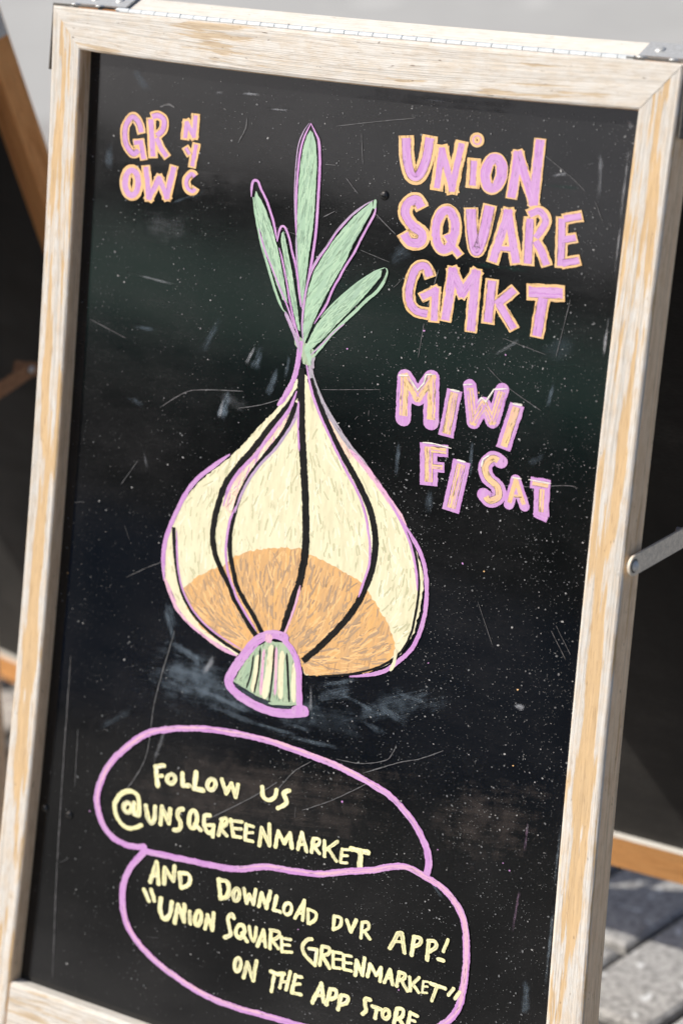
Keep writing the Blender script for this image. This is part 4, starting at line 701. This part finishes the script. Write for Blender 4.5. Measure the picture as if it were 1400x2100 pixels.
def make_sign(label, joint, brace_mat, frame_front, brace_w, dims, pivot):
    root = bpy.data.objects.new('folding_chalkboard_sign', None)
    COL.objects.link(root)
    root['label'] = label
    root['category'] = 'chalkboard sign'
    root['group'] = 'folding chalkboard signs on the pavement'
    fst, frl = frame_front
    Hh, Ll, al, alf = dims
    _, rT, HZ = make_T(Hh, Ll, al)
    Lf = Ll * cos(al) / cos(alf)
    fT = make_T(Hh, Lf, alf)[0]
    lerp = lambda a, b, s: a + (b - a) * s
    for T, side in ((fT, 'front'), (rT, 'rear')):
        fr = side == 'front'
        foot = (Lf if fr else Ll) + HV
        of, ob = (-REC, BACK)
        if fr:
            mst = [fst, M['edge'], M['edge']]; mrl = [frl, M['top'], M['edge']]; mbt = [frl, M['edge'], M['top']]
            bottom = Hh + 0.0735
        else:
            # the rear panel shows its inner side: bare warm timber
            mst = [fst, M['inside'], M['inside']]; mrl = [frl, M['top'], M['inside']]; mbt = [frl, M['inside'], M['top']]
            bottom = Hh + 0.0435
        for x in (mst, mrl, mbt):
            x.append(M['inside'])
        # mitred corners run from (U_LO, V_TO) to (U_LI, V_TI)
        member('side_stile', root, T,
               lambda s: (U_LO(lerp(V_TO(0), foot, s)), lerp(V_TO(U_LO(0)), foot, s)),
               lambda s: (U_LI(lerp(V_TI(0), foot, s)), lerp(V_TI(U_LI(0)), foot, s)), of, ob, mst)
        member('side_stile', root, T,
               lambda s: (U_RO(lerp(V_TO(W), foot, s)), lerp(V_TO(U_RO(0)), foot, s)),
               lambda s: (U_RI(lerp(V_TI(W), foot, s)), lerp(V_TI(U_RI(0)), foot, s)), of, ob, mst)
        cl, cr = U_LO(V_TO(0)), U_RO(V_TO(W))
        il, ir = U_LI(V_TI(0)), U_RI(V_TI(W))
        member('top_rail', root, T,
               lambda s: (lerp(cl, cr, s), V_TO(lerp(cl, cr, s))),
               lambda s: (lerp(il, ir, s), V_TI(lerp(il, ir, s))), of - 0.0003, ob - 0.0003, mrl)
        member('bottom_rail', root, T,
               lambda s: (lerp(U_LI(bottom) + 0.0006, U_RI(bottom) - 0.0006, s), bottom),
               lambda s: (lerp(U_LI(Hh) + 0.0006, U_RI(Hh) - 0.0006, s), Hh), of + 0.001, ob - 0.001, mbt)
        mb = MB()
        add_box(mb, box_pts(T, -0.014, 0.571, -0.016, Hh + 0.0125, 0.0, 0.004))
        bd = mb.build('chalkboard', [M['board'] if fr and label.startswith('weathered') else M['board_plain']], root, fix=True)
        if fr:
            board = bd
    # piano hinge along the top
    mb = MB()
    nk = 36
    u0, u1 = 0.012, 0.535
    yc, zc = 0.002, HZ + 0.0005
    for k in range(nk):
        a = lerp(u0, u1, k / nk) - W / 2; b = lerp(u0, u1, (k + 0.955) / nk) - W / 2
        dz = -V_TO((a + b) / 2 + W / 2) + HV
        r = 0.0025 if k % 2 else 0.0026
        ring = lambda x: [Vector((x, yc + r * cos(t / 10 * 2 * pi), zc + dz + r * sin(t / 10 * 2 * pi))) for t in range(10)]
        A, B = ring(a), ring(b)
        for t in range(10):
            mb.face([A[t], A[(t + 1) % 10], B[(t + 1) % 10], B[t]])
        mb.face(A[::-1]); mb.face(B)
    mb.build('piano_hinge', [M['hinge']], root, fix=True)
    # corner straps: steel on the front panel, zinc on the rear one
    for T, mt, wa, wb, ln in ((fT, 'steel', -0.0125, 0.009, 0.052), (rT, 'zinc', -0.011, 0.0105, 0.058)):
        for sgn in (-1, 1):
            mb = MB()
            e = U_LO(HV) if sgn < 0 else U_RO(HV)
            t = 0.0016
            tu0, tu1 = (e - t, e + ln) if sgn < 0 else (e - ln, e + t)
            vt = V_TO(e) - 0.0004
            add_box(mb, box_pts(T, tu0, tu1, vt - t, vt, wa, wb))
            su0, su1 = (e - t, e - 0.0003) if sgn < 0 else (e + 0.0003, e + t)
            add_box(mb, box_pts(T, su0, su1, vt, vt + 0.057, wa, wb))
            st = mb.build('corner_strap', [M[mt]], root, fix=True)
            mb = MB()
            up = (T(0, -1, 0) - T(0, 0, 0)).normalized()
            for uu in (0.016, 0.044):
                u = e + uu if sgn < 0 else e - uu
                dome(mb, T(u, vt - t, (wa + wb) / 2), up, 0.0044, 0.0017)
            mb.build('screw', [M['zinc']], st, fix=True, smooth=True)
    # folding brace on the right hand side
    xs = U_RO(0.45) - W / 2 + 0.003
    j = joint
    mb = MB()
    bar_yz(mb, xs, xs + 0.0022, pivot, j, brace_w)
    br = mb.build('folding_brace', [brace_mat], root, fix=True)
    mb = MB()
    d = (Vector((-pivot[0], pivot[1])) - Vector(j)).normalized()
    st_ = Vector(j) - d * 0.02
    bar_yz(mb, xs - 0.0026, xs - 0.0003, st_, (-pivot[0], pivot[1]), brace_w * 0.86, ra=False)
    mb.build('brace_link', [brace_mat], br, fix=True)
    for p, r in ((pivot, 0.0056), (j, 0.0046), ((-pivot[0], pivot[1]), 0.005)):
        mb = MB()
        dome(mb, Vector((xs + 0.0022, p[0], p[1])), (1, 0, 0), r * 0.82, r * 0.6)
        dome(mb, Vector((xs + 0.0022, p[0], p[1])), (1, 0, 0), r * 1.05, 0.0006, 1)
        # the shank that carries the strap off the timber
        ring = [[Vector((x, p[0] + 0.003 * cos(t / 10 * 2 * pi), p[1] + 0.003 * sin(t / 10 * 2 * pi))) for t in range(10)] for x in (xs - 0.012, xs + 0.001)]
        for t in range(10):
            mb.face([ring[0][t], ring[0][(t + 1) % 10], ring[1][(t + 1) % 10], ring[1][t]])
        mb.build('rivet', [M['zinc'], M['steel']], br, fix=True, smooth=True)
    return root, board


sign, board = make_sign('weathered folding chalkboard with a painted onion and purple lettering', (-0.030, 0.6780), M['brass'], (M['stile'], M['rail']), 0.0165, (H, LEN, ALPHA, ALPHA), PIVOT)
sign.location = (W / 2, 0, 0)
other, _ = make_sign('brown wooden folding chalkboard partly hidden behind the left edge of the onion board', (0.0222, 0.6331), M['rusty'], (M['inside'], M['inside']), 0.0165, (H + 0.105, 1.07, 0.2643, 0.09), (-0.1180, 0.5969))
ang = -0.1914
other.location = (-0.8652 + cos(ang) * W / 2, 0.2355 + sin(ang) * W / 2, 0)
other.rotation_euler = (0, 0, ang)

# ---------------------------------------------------------------- unseen hedge, added to darken what the board's gloss mirrors
def make_added_hedge():
    m, n, l, b = new_mat('dark_evergreen_leaves')
    geo = mk(n, 'ShaderNodeNewGeometry')
    l.new(mix(n, l, geo.outputs['Random Per Island'], (0.018, 0.045, 0.016), (0.05, 0.085, 0.03)), b.inputs['Base Color'])
    b.inputs['Roughness'].default_value = 0.6
    root = bpy.data.objects.new('added_hedge', None); COL.objects.link(root)
    root['label'] = 'unseen dark evergreen hedge added to darken the reflections in the board'
    root['category'] = 'added hedge'
    root.location = (-10.6, -16.8, 0); root.rotation_euler = (0, 0, math.atan2(-0.55, 0.83)); root.scale = (1.9, 1.5, 1.95)
    random.seed(3)
    mb = MB()
    for k in range(9000):
        x = random.uniform(-3.2, 3.2); hgt = 2.15 + 0.25 * mnoise.noise(Vector((x, 2, 0)))
        if random.random() < 0.75:
            z = random.uniform(0.12, hgt); y = 0.45 + 0.09 * mnoise.noise(Vector((x * 2, z * 2, 4))) + random.uniform(-0.08, 0.05)
        else:
            y = random.uniform(-0.45, 0.45); z = hgt + random.uniform(-0.08, 0.05)
        d = Vector((random.gauss(0, 1), random.gauss(0, 1) + 0.6, random.gauss(0, 1) + 0.4)).normalized()
        a = d.orthogonal().normalized(); c = d.cross(a); s = random.uniform(0.03, 0.065)
        p = Vector((x, y, z))
        mb.face([p - a * s, p - c * s * 0.5, p + a * s, p + c * s * 0.5])
    mb.build('foliage', [m], root)
    mb = MB()
    for k in range(13):
        x = -3 + k * 0.5
        for q in range(8):
            a0, a1 = q / 8 * 2 * pi, (q + 1) / 8 * 2 * pi
            mb.face([(x + 0.04 * cos(a0), 0.04 * sin(a0), -0.02), (x + 0.04 * cos(a1), 0.04 * sin(a1), -0.02), (x + 0.03 * cos(a1), 0.03 * sin(a1), 0.5), (x + 0.03 * cos(a0), 0.03 * sin(a0), 0.5)])
    add_box(mb, [Vector((x, y, z)) for z in (0.3, 2.0) for (x, y) in ((-3.1, -0.36), (3.1, -0.36), (3.1, 0.36), (-3.1, 0.36))])
    w = new_mat('dark_hedge_wood')[0]
    w.node_tree.nodes['Principled BSDF'].inputs['Base Color'].default_value = (0.03, 0.028, 0.018, 1)
    mb.build('branches', [w], root)


make_added_hedge()

def make_added_tent():
    """market tent with a green canopy and a navy table cloth, out on the plaza: the board's gloss picks it up"""
    def plain(name, col, rough=0.7):
        m, n, l, b = new_mat(name)
        tc = mk(n, 'ShaderNodeTexCoord').outputs['Object']
        f = noise_node(n, l, tc, (3, 3, 9), 4, 0.6)
        l.new(mix(n, l, ramp(n, l, f, [(0.35, 0.0), (0.65, 1.0)]), col, tuple(x * 0.8 for x in col)), b.inputs['Base Color'])
        b.inputs['Roughness'].default_value = rough
        return m
    green = plain('green_canopy_cloth', (0.02, 0.50, 0.33)); navy = plain('navy_cloth', (0.05, 0.27, 0.60)); pole = plain('grey_pole', (0.3, 0.3, 0.3), 0.4)
    root = bpy.data.objects.new('added_tent', None); COL.objects.link(root)
    root['label'] = 'unseen green canopied tent with a navy counter added to tint the board reflections'
    root['category'] = 'added tent'
    root.location = (-7.6, -11.9, 0); root.rotation_euler = (0, 0, math.atan2(-0.55, 0.83))
    w, d = 3.1, 1.5
    mb = MB()
    e = [Vector((-w, d, 2.2)), Vector((w, d, 2.2)), Vector((w, -d, 2.2)), Vector((-w, -d, 2.2))]
    r0, r1 = Vector((-w + 1.3, 0, 2.95)), Vector((w - 1.3, 0, 2.95))
    mb.face([e[0], e[1], r1, r0]); mb.face([e[2], e[3], r0, r1]); mb.face([e[1], e[2], r1]); mb.face([e[3], e[0], r0])
    for a, b in ((0, 1), (1, 2), (2, 3), (3, 0)):
        n = 12
        for k in range(n):
            p, q = e[a].lerp(e[b], k / n), e[a].lerp(e[b], (k + 1) / n)
            mid = p.lerp(q, 0.5)
            mb.face([p, q, q - Vector((0, 0, 0.2)), mid - Vector((0, 0, 0.29)), p - Vector((0, 0, 0.2))])
    mb.build('canopy', [green], root)
    for x in (-w + 0.05, w - 0.05):
        for y in (-d + 0.05, d - 0.05):
            mb = MB(); add_box(mb, [Vector((x + sx * 0.025, y + sy * 0.025, z)) for z in (0, 2.19) for sx, sy in ((-1, -1), (1, -1), (1, 1), (-1, 1))])
            mb.build('pole', [pole], root)
    mb = MB(); add_box(mb, [Vector((sx * 2.9, 1.15 + sy * 0.4, z)) for z in (0.02, 1.15) for sx, sy in ((-1, -1), (1, -1), (1, 1), (-1, 1))])
    mb.build('counter', [navy], root)


make_added_tent()

# focus on the middle right of the board
fp = sign.location + front_T(0.36, 0.33)
cam_d.dof.focus_distance = (fp - CAM).dot(CZ)

# ---------------------------------------------------------------- paint on the board
KX = 0.82
LIFT = [0.00003]


def lift(step=0.0000025):
    LIFT[0] += step
    return LIFT[0]


def densify(kind, pts, step=1.0):
    P = [Vector((p[0] * KX, p[1])) for p in pts]
    out = []
    closed = kind == 'C'
    if kind == 'P':
        for a, b in zip(P[:-1], P[1:]):
            n = max(2, int((b - a).length / step))
            out += [a + (b - a) * (i / n) for i in range(n)]
        out.append(P[-1])
    else:
        n = len(P)
        segs = n if closed else n - 1
        for i in range(segs):
            if closed:
                p0, p1, p2, p3 = P[i - 1], P[i], P[(i + 1) % n], P[(i + 2) % n]
            else:
                p0, p1, p2, p3 = P[max(i - 1, 0)], P[i], P[i + 1], P[min(i + 2, n - 1)]
            k = max(2, int((p2 - p1).length / step))
            for t in range(k):
                s = t / k
                out.append(0.5 * ((2 * p1) + (p2 - p0) * s + (2 * p0 - 5 * p1 + 4 * p2 - p3) * s * s + (3 * p1 - p0 - 3 * p2 + p3) * s ** 3))
        out.append(out[0].copy() if closed else P[-1])
    return out, closed


def stroke(mb, st, wi, m, rough=0.10, rnd=False, T=front_T, wmul=1.0, taper=False, join=True, shift=0.0, z=None):
    kind, pts, ws = st
    w = ws[min(wi, len(ws) - 1)] * wmul
    if kind == 'P' and len(pts) > 2 and join:
        # straight strokes that turn: one ribbon per leg, overlapping a little, each on its own film of paint
        n = len(pts) - 1
        for i in range(n):
            a = Vector((pts[i][0] * KX, pts[i][1])); b = Vector((pts[i + 1][0] * KX, pts[i + 1][1]))
            d = (b - a).normalized()
            if i > 0:
                a = a - d * w * (0.0 if rnd else 0.40)
            if i < n - 1:
                b = b + d * w * (0.0 if rnd else 0.40)
            stroke(mb, ('P', [(a.x / KX, a.y), (b.x / KX, b.y)], [w]), 0, m, rough, False, T, 1.0, taper, False, shift)
            if rnd:
                for c in (pts[i], pts[i + 1]):
                    disc(mb, Vector((c[0] * KX, c[1])), w, rough, m, T)
        return
    L, closed = densify(kind, pts, 0.9)
    n = len(L)
    off = -(lift() if z is None else z)
    sd = random.uniform(0, 300)
    left, right, acc = [], [], 0.0
    S = []
    for i, p in enumerate(L):
        if closed:
            d = L[(i + 1) % (n - 1)] - L[(i - 1) % (n - 1)]
        else:
            d = L[min(i + 1, n - 1)] - L[max(i - 1, 0)]
        if d.length < 1e-6:
            d = Vector((1, 0))
        d.normalize()
        if i:
            acc += (p - L[i - 1]).length
        nn = Vector((-d.y, d.x))
        k = 1.0
        if taper:
            t = i / (n - 1); k = min(1, 6 * t + 0.3, 6 * (1 - t) + 0.3)
        e = [w / 2 * k * (1 + rough * (2.4 * (mnoise.noise(Vector((acc * 0.16, sd + q, 0))) * 0.6 + mnoise.noise(Vector((acc * 0.64, sd + q, 7))) * 0.5))) for q in (0, 31)]
        c = p + nn * shift
        left.append(c + nn * e[0]); right.append(c - nn * e[1]); S.append(acc)

    def P3(p):
        return T(p.x / KX / 1000, p.y / 1000, off)
    for i in range(n - 1):
        mb.face([P3(left[i]), P3(right[i]), P3(right[i + 1]), P3(left[i + 1])],
                [(S[i] / 1000 + sd, w / 2000), (S[i] / 1000 + sd, -w / 2000), (S[i + 1] / 1000 + sd, -w / 2000), (S[i + 1] / 1000 + sd, w / 2000)], m)
    if rnd and not closed:
        for c in (L[0], L[-1]):
            disc(mb, c, w, rough, m, T)


def disc(mb, c, w, rough, m, T):
    off = -lift(); sd = random.uniform(0, 300)
    ring = []
    for t in range(14):
        a = t / 14 * 2 * pi
        rr = w / 2 * (1 + rough * 1.2 * mnoise.noise(Vector((cos(a) * 2 + sd, sin(a) * 2, 3))))
        ring.append(c + Vector((cos(a), sin(a))) * rr)
    mb.face([T(p.x / KX / 1000, p.y / 1000, off) for p in ring], [(p.y / 1000 + sd, p.x / 1000) for p in ring], m)


def fill(mb, poly, m, ang=0.0, jitter=0.5, T=front_T, z=None):
    P = [Vector((p[0] * KX, p[1])) for p in poly]
    D = []
    n = len(P)
    for i in range(n):
        a, b = P[i], P[(i + 1) % n]
        k = max(1, int((b - a).length / 2.0))
        for t in range(k):
            q = a + (b - a) * (t / k)
            D.append(q + Vector((random.gauss(0, 1), random.gauss(0, 1))) * jitter * 0.5)
    off = -(z if z is not None else lift())
    ca, sa = cos(radians(ang)), sin(radians(ang))
    tris = tessellate_polygon([[Vector((p.x, p.y, 0)) for p in D]])
    for t in tris:
        q = [D[i] for i in t]
        mb.face([T(p.x / KX / 1000, p.y / 1000, off) for p in q],
                [((-p.x * sa * -1 * -1 + p.y * ca) / 1000, (p.x * ca + p.y * sa) / 1000) for p in q], m)


def inside(poly, x, y):
    c = False
    for i in range(len(poly)):
        (x1, y1), (x2, y2) = poly[i - 1], poly[i]
        if (y1 > y) != (y2 > y) and x < (x2 - x1) * (y - y1) / (y2 - y1) + x1:
            c = not c
    return c


def hatch(mb, poly, n, dirfn, lr, wr, slots, avoid=None, spread=0.2):
    P = [(p[0] * KX, p[1]) for p in poly]
    A = [(p[0] * KX, p[1]) for p in avoid] if avoid else None
    xs = [p[0] for p in P]; ys = [p[1] for p in P]
    done = tries = 0
    while done < n and tries < n * 30:
        tries += 1
        p = Vector((random.uniform(min(xs), max(xs)), random.uniform(min(ys), max(ys))))
        a = dirfn(p) + random.gauss(0, spread); ln = random.uniform(*lr)
        d = Vector((cos(a), sin(a))) * ln / 2
        e = [p - d, p + Vector((random.uniform(-0.5, 0.5), random.uniform(-0.5, 0.5))), p + d]
        if not all(inside(P, q.x, q.y) for q in e) or (A and any(inside(A, q.x, q.y) for q in e)):
            continue
        stroke(mb, ('S', [(q.x / KX, q.y) for q in e], [random.uniform(*wr)]), 0, random.choice(slots), rough=0.3, taper=True, z=LIFT[0] + 0.000002 + random.random() * 0.00003)
        done += 1
    LIFT[0] += 0.000036


random.seed(5)
for kind, tone in (('t', 'smear_t'), ('n', 'reflection_n'), ('g', 'smear_g'), ('m', 'reflection_m'), ('b', 'smear_b'), ('w', 'smear_w'), ('p', 'smear_p')):
    for q, st, t in SMEARS_AND_REFLECTIONS:
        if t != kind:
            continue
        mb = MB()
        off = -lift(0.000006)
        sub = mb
        # a strip of the board with dust or a painted reflection on it; the strength sets how far the patch spreads
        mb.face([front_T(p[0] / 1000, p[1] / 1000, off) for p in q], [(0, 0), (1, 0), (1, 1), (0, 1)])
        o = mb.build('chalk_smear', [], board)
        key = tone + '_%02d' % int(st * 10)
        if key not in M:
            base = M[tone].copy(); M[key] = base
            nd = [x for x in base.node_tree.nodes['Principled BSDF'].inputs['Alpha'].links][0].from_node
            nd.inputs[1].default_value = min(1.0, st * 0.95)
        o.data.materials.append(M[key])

mb = MB()
random.seed(21)
for pts, w in SCRATCHES:
    stroke(mb, ('S', pts, [w * 0.62]), 0, 0, rough=0.5, taper=True)
for k in range(14):
    x, y = random.uniform(12, 540), random.uniform(12, 850)
    a = random.choice((random.gauss(0.3, 0.3), random.gauss(1.5, 0.4), random.gauss(-0.8, 0.3)))
    ln = random.uniform(3, 15)
    stroke(mb, ('S', [(x, y), (x + cos(a) * ln / 2, y + sin(a) * ln / 2 + random.uniform(-1, 1)), (x + cos(a) * ln, y + sin(a) * ln)], [random.uniform(0.15, 0.4)]), 0, 0, rough=0.4, taper=True)
mb.build('scratches', [M['scratch']], board)

# the onion
LIFT[0] = 0.00062
random.seed(31)
SL = ['cream_light', 'cream_dull', 'amber_light', 'umber', 'green_dull', 'green_light', 'cream', 'amber', 'pinkcream', 'black', 'purple', 'lilac', 'pink', 'grey', 'green', 'mint', 'white']
SI = {k: i for i, k in enumerate(SL)}
MATS = [M[k] for k in SL]
mb = MB()
fill(mb, BULB['outline'], SI['cream'], 0)
fill(mb, BULB['orange'], SI['amber'], 8, jitter=0.9)
# loose marker hatching over the flesh, drawn towards the neck above and the root below
def bulb_dir(p):
    up = (Vector((p.x - APEX[0] * KX, p.y - APEX[1])).normalized())
    dn = (Vector((ROOT_TOP[0] * KX - p.x, ROOT_TOP[1] - p.y)).normalized())
    s = min(1, max(0, (p.y - 330) / 190))
    d = up * (1 - s) + dn * s
    return math.atan2(d.y, d.x)


hatch(mb, BULB['outline'], 620, bulb_dir, (3, 13), (0.5, 1.5), [SI['cream_light']] * 3 + [SI['cream_dull']] * 3 + [SI['cream']], avoid=BULB['orange'])
hatch(mb, BULB['orange'], 700, bulb_dir, (4, 16), (0.5, 1.7), [SI['amber_light']] * 2 + [SI['umber']] * 3 + [SI['amber']])
fill(mb, BULB['pinkstripe'], SI['pinkcream'], 30)
fill(mb, BULB['pinkright'], SI['pinkcream'], -30)
hatch(mb, BULB['pinkstripe'], 60, bulb_dir, (4, 14), (0.4, 1.2), [SI['cream'], SI['purple'], SI['cream_light']])
for c, st in BULB['strokes']:
    stroke(mb, st, 0, SI[c], rough=0.16, taper=c not in ('black',))
mb.build('painted_bulb', MATS, board)
mb = MB()
fill(mb, STEM['fill'], SI['mint'], 0)
for c, st in STEM['strokes']:
    stroke(mb, st, 0, SI[c], rough=0.2, taper=True)
mb.build('painted_stem', MATS, board)
for lab, pl, sts, an in LEAVES:
    mb = MB()
    fill(mb, pl, SI['green'], an, jitter=0.25)
    hatch(mb, pl, 95, lambda p: radians(90 + an), (6, 20), (0.35, 1.0), [SI['green_light']] * 3 + [SI['green_dull']] * 2, spread=0.12)
    for c, st in sts:
        stroke(mb, st, 0, SI[c], rough=0.14, taper=True)
    mb.build('painted_leaf', MATS, board, lab)
mb = MB()
fill(mb, ROOT['fill'], SI['mint'], 0)
for c, st in ROOT['strokes']:
    stroke(mb, st, 0, SI[c], rough=0.12, rnd=c == 'purple', taper=c != 'purple')
mb.build('painted_root', MATS, board)

# speech bubble outlines and the lettering
for nm, sts in BUBBLES:
    mb = MB()
    for st in sts:
        stroke(mb, st, 0, 0, rough=0.14, rnd=True)
        k, pts, ws = st
        for q in range(3):
            i0 = random.randrange(0, len(pts) - 5); i1 = min(len(pts), i0 + random.randint(4, 9))
            stroke(mb, (k, pts[i0:i1], [ws[0] * random.uniform(0.15, 0.4)]), 0, random.choice((1, 2)), rough=0.5, taper=True, shift=random.uniform(-0.3, 0.3) * ws[0])
        stroke(mb, (k, [(p[0] + 0.8, p[1] - 0.8) for p in pts[3:-2]], [ws[0] * 0.3]), 0, 1, rough=0.4, taper=True)
    mb.build('bubble_outline', [M['purple'], M['pink'], M['purple_light']], board)
for lab, style, letters in WORDS:
    mb = MB()
    LIFT[0] = 0.00064
    for sts in letters:
        if style == 'Y':
            for st in sts:
                stroke(mb, st, 0, 0, rough=0.19, rnd=True)
                for q in range(2):
                    if random.random() < 0.6:
                        stroke(mb, st, 0, random.choice((1, 2)), rough=0.7, taper=True, join=False, wmul=random.uniform(0.12, 0.3), shift=random.uniform(-0.3, 0.3) * st[2][0])
        else:
            for st in sts:
                stroke(mb, st, 0, 0, rough=0.06, rnd=style == 'OP' and len(st[1]) > 2)
            for st in sts:
                if len(st[2]) > 1:
                    k, pts, ws = st
                    if k != 'C' and len(pts) > 1:
                        # the filling stops short of the outlined ends
                        pts = list(pts)
                        e = (ws[0] - ws[1]) / 2 * 0.75
                        for a, b in ((0, 1), (-1, -2)):
                            d = Vector((pts[b][0] - pts[a][0], pts[b][1] - pts[a][1]))
                            if d.length > 3 * e:
                                d.normalize(); pts[a] = (pts[a][0] + d.x * e, pts[a][1] + d.y * e)
                    stroke(mb, (k, pts, ws), 1, 1, rough=0.13)
                    # bristle streaks along the filling
                    for q in range(5):
                        if random.random() < 0.8:
                            stroke(mb, (k, pts, [ws[1] * random.uniform(0.05, 0.16)]), 0, random.choice((3, 3, 3, 1) if style == 'PO' else (3, 0, 0, 1)), rough=0.8, taper=True, shift=random.uniform(-0.42, 0.42) * ws[1])
                    # a thin dry line where fill and outline do not quite meet
                    if k == 'S' or len(pts) == 2:
                        for sg in (-1, 1):
                            if random.random() < 0.75:
                                stroke(mb, (k, pts, [0.36]), 0, 2, rough=0.9, taper=True, join=False, shift=sg * ws[1] * 0.52)
    if style == 'OP' and 'M' in lab:
        pass
    mats = {'PO': [M['orange'], M['purple'], M['outline_gap'], M['purple_light']], 'OP': [M['purple'], M['tan'], M['outline_gap'], M['amber_light']], 'Y': [M['yellow'], M['cream_dull'], M['cream_light']]}[style]
    mb.build('lettering', mats, board, lab)
for st in PALE:
    mb = MB()
    stroke(mb, st, 0, 0, rough=0.3, taper=True, join=False, wmul=0.8)
    mb.build('pale_touch_up', [M['white']], board)

# specks of paint: far too many to count
random.seed(77)
mb = MB()
made = 0
while made < 9500:
    x, y = random.uniform(4, 553), random.uniform(6, 855)
    dens = 0.16 + 0.55 * (x > 250) * (0.4 + 0.6 * min(1, max(0, (x - 250) / 200))) * (1 if 200 < y < 700 else 0.5)
    dens *= 0.35 + 1.3 * max(0, mnoise.noise(Vector((x * 0.018, y * 0.018, 5))) + 0.45)
    if random.random() > dens:
        continue
    made += 1
    r = 0.14 + 0.12 * random.random() + (random.random() ** 12) * 0.6
    st = random.uniform(1, 1.6); a = random.uniform(0, pi)
    c = random.random()
    m = 0 if c < 0.22 else 1
    if r > 0.45 and random.random() < 0.03:
        m = random.choice((2, 3))
    off = -0.00056 - random.random() * 0.00006
    if random.random() < 0.35:
        off = -LIFT[0] - 0.0001 if False else off
    ring = []
    for k in range(6):
        t = k / 6 * 2 * pi
        px, py = cos(t) * r * st, sin(t) * r
        rr = random.uniform(0.75, 1.2)
        ring.append(front_T((x + (px * cos(a) - py * sin(a)) * rr / KX) / 1000, (y + (px * sin(a) + py * cos(a)) * rr) / 1000, off))
    mb.face(ring, None, m)
mb.build('paint_specks', [M['speck'], M['speck_grey'], M['purple'], M['orange']], board, kind='stuff')
for bx, by in BUMPS:
    mb = MB()
    nrm = (front_T(0, 0, -1) - front_T(0, 0, 0)).normalized()
    dome(mb, front_T(bx / 1000, by / 1000, -0.0001), nrm, 0.0042, 0.0026)
    mb.build('paint_blister', [M['blister']], board, fix=True, smooth=True)
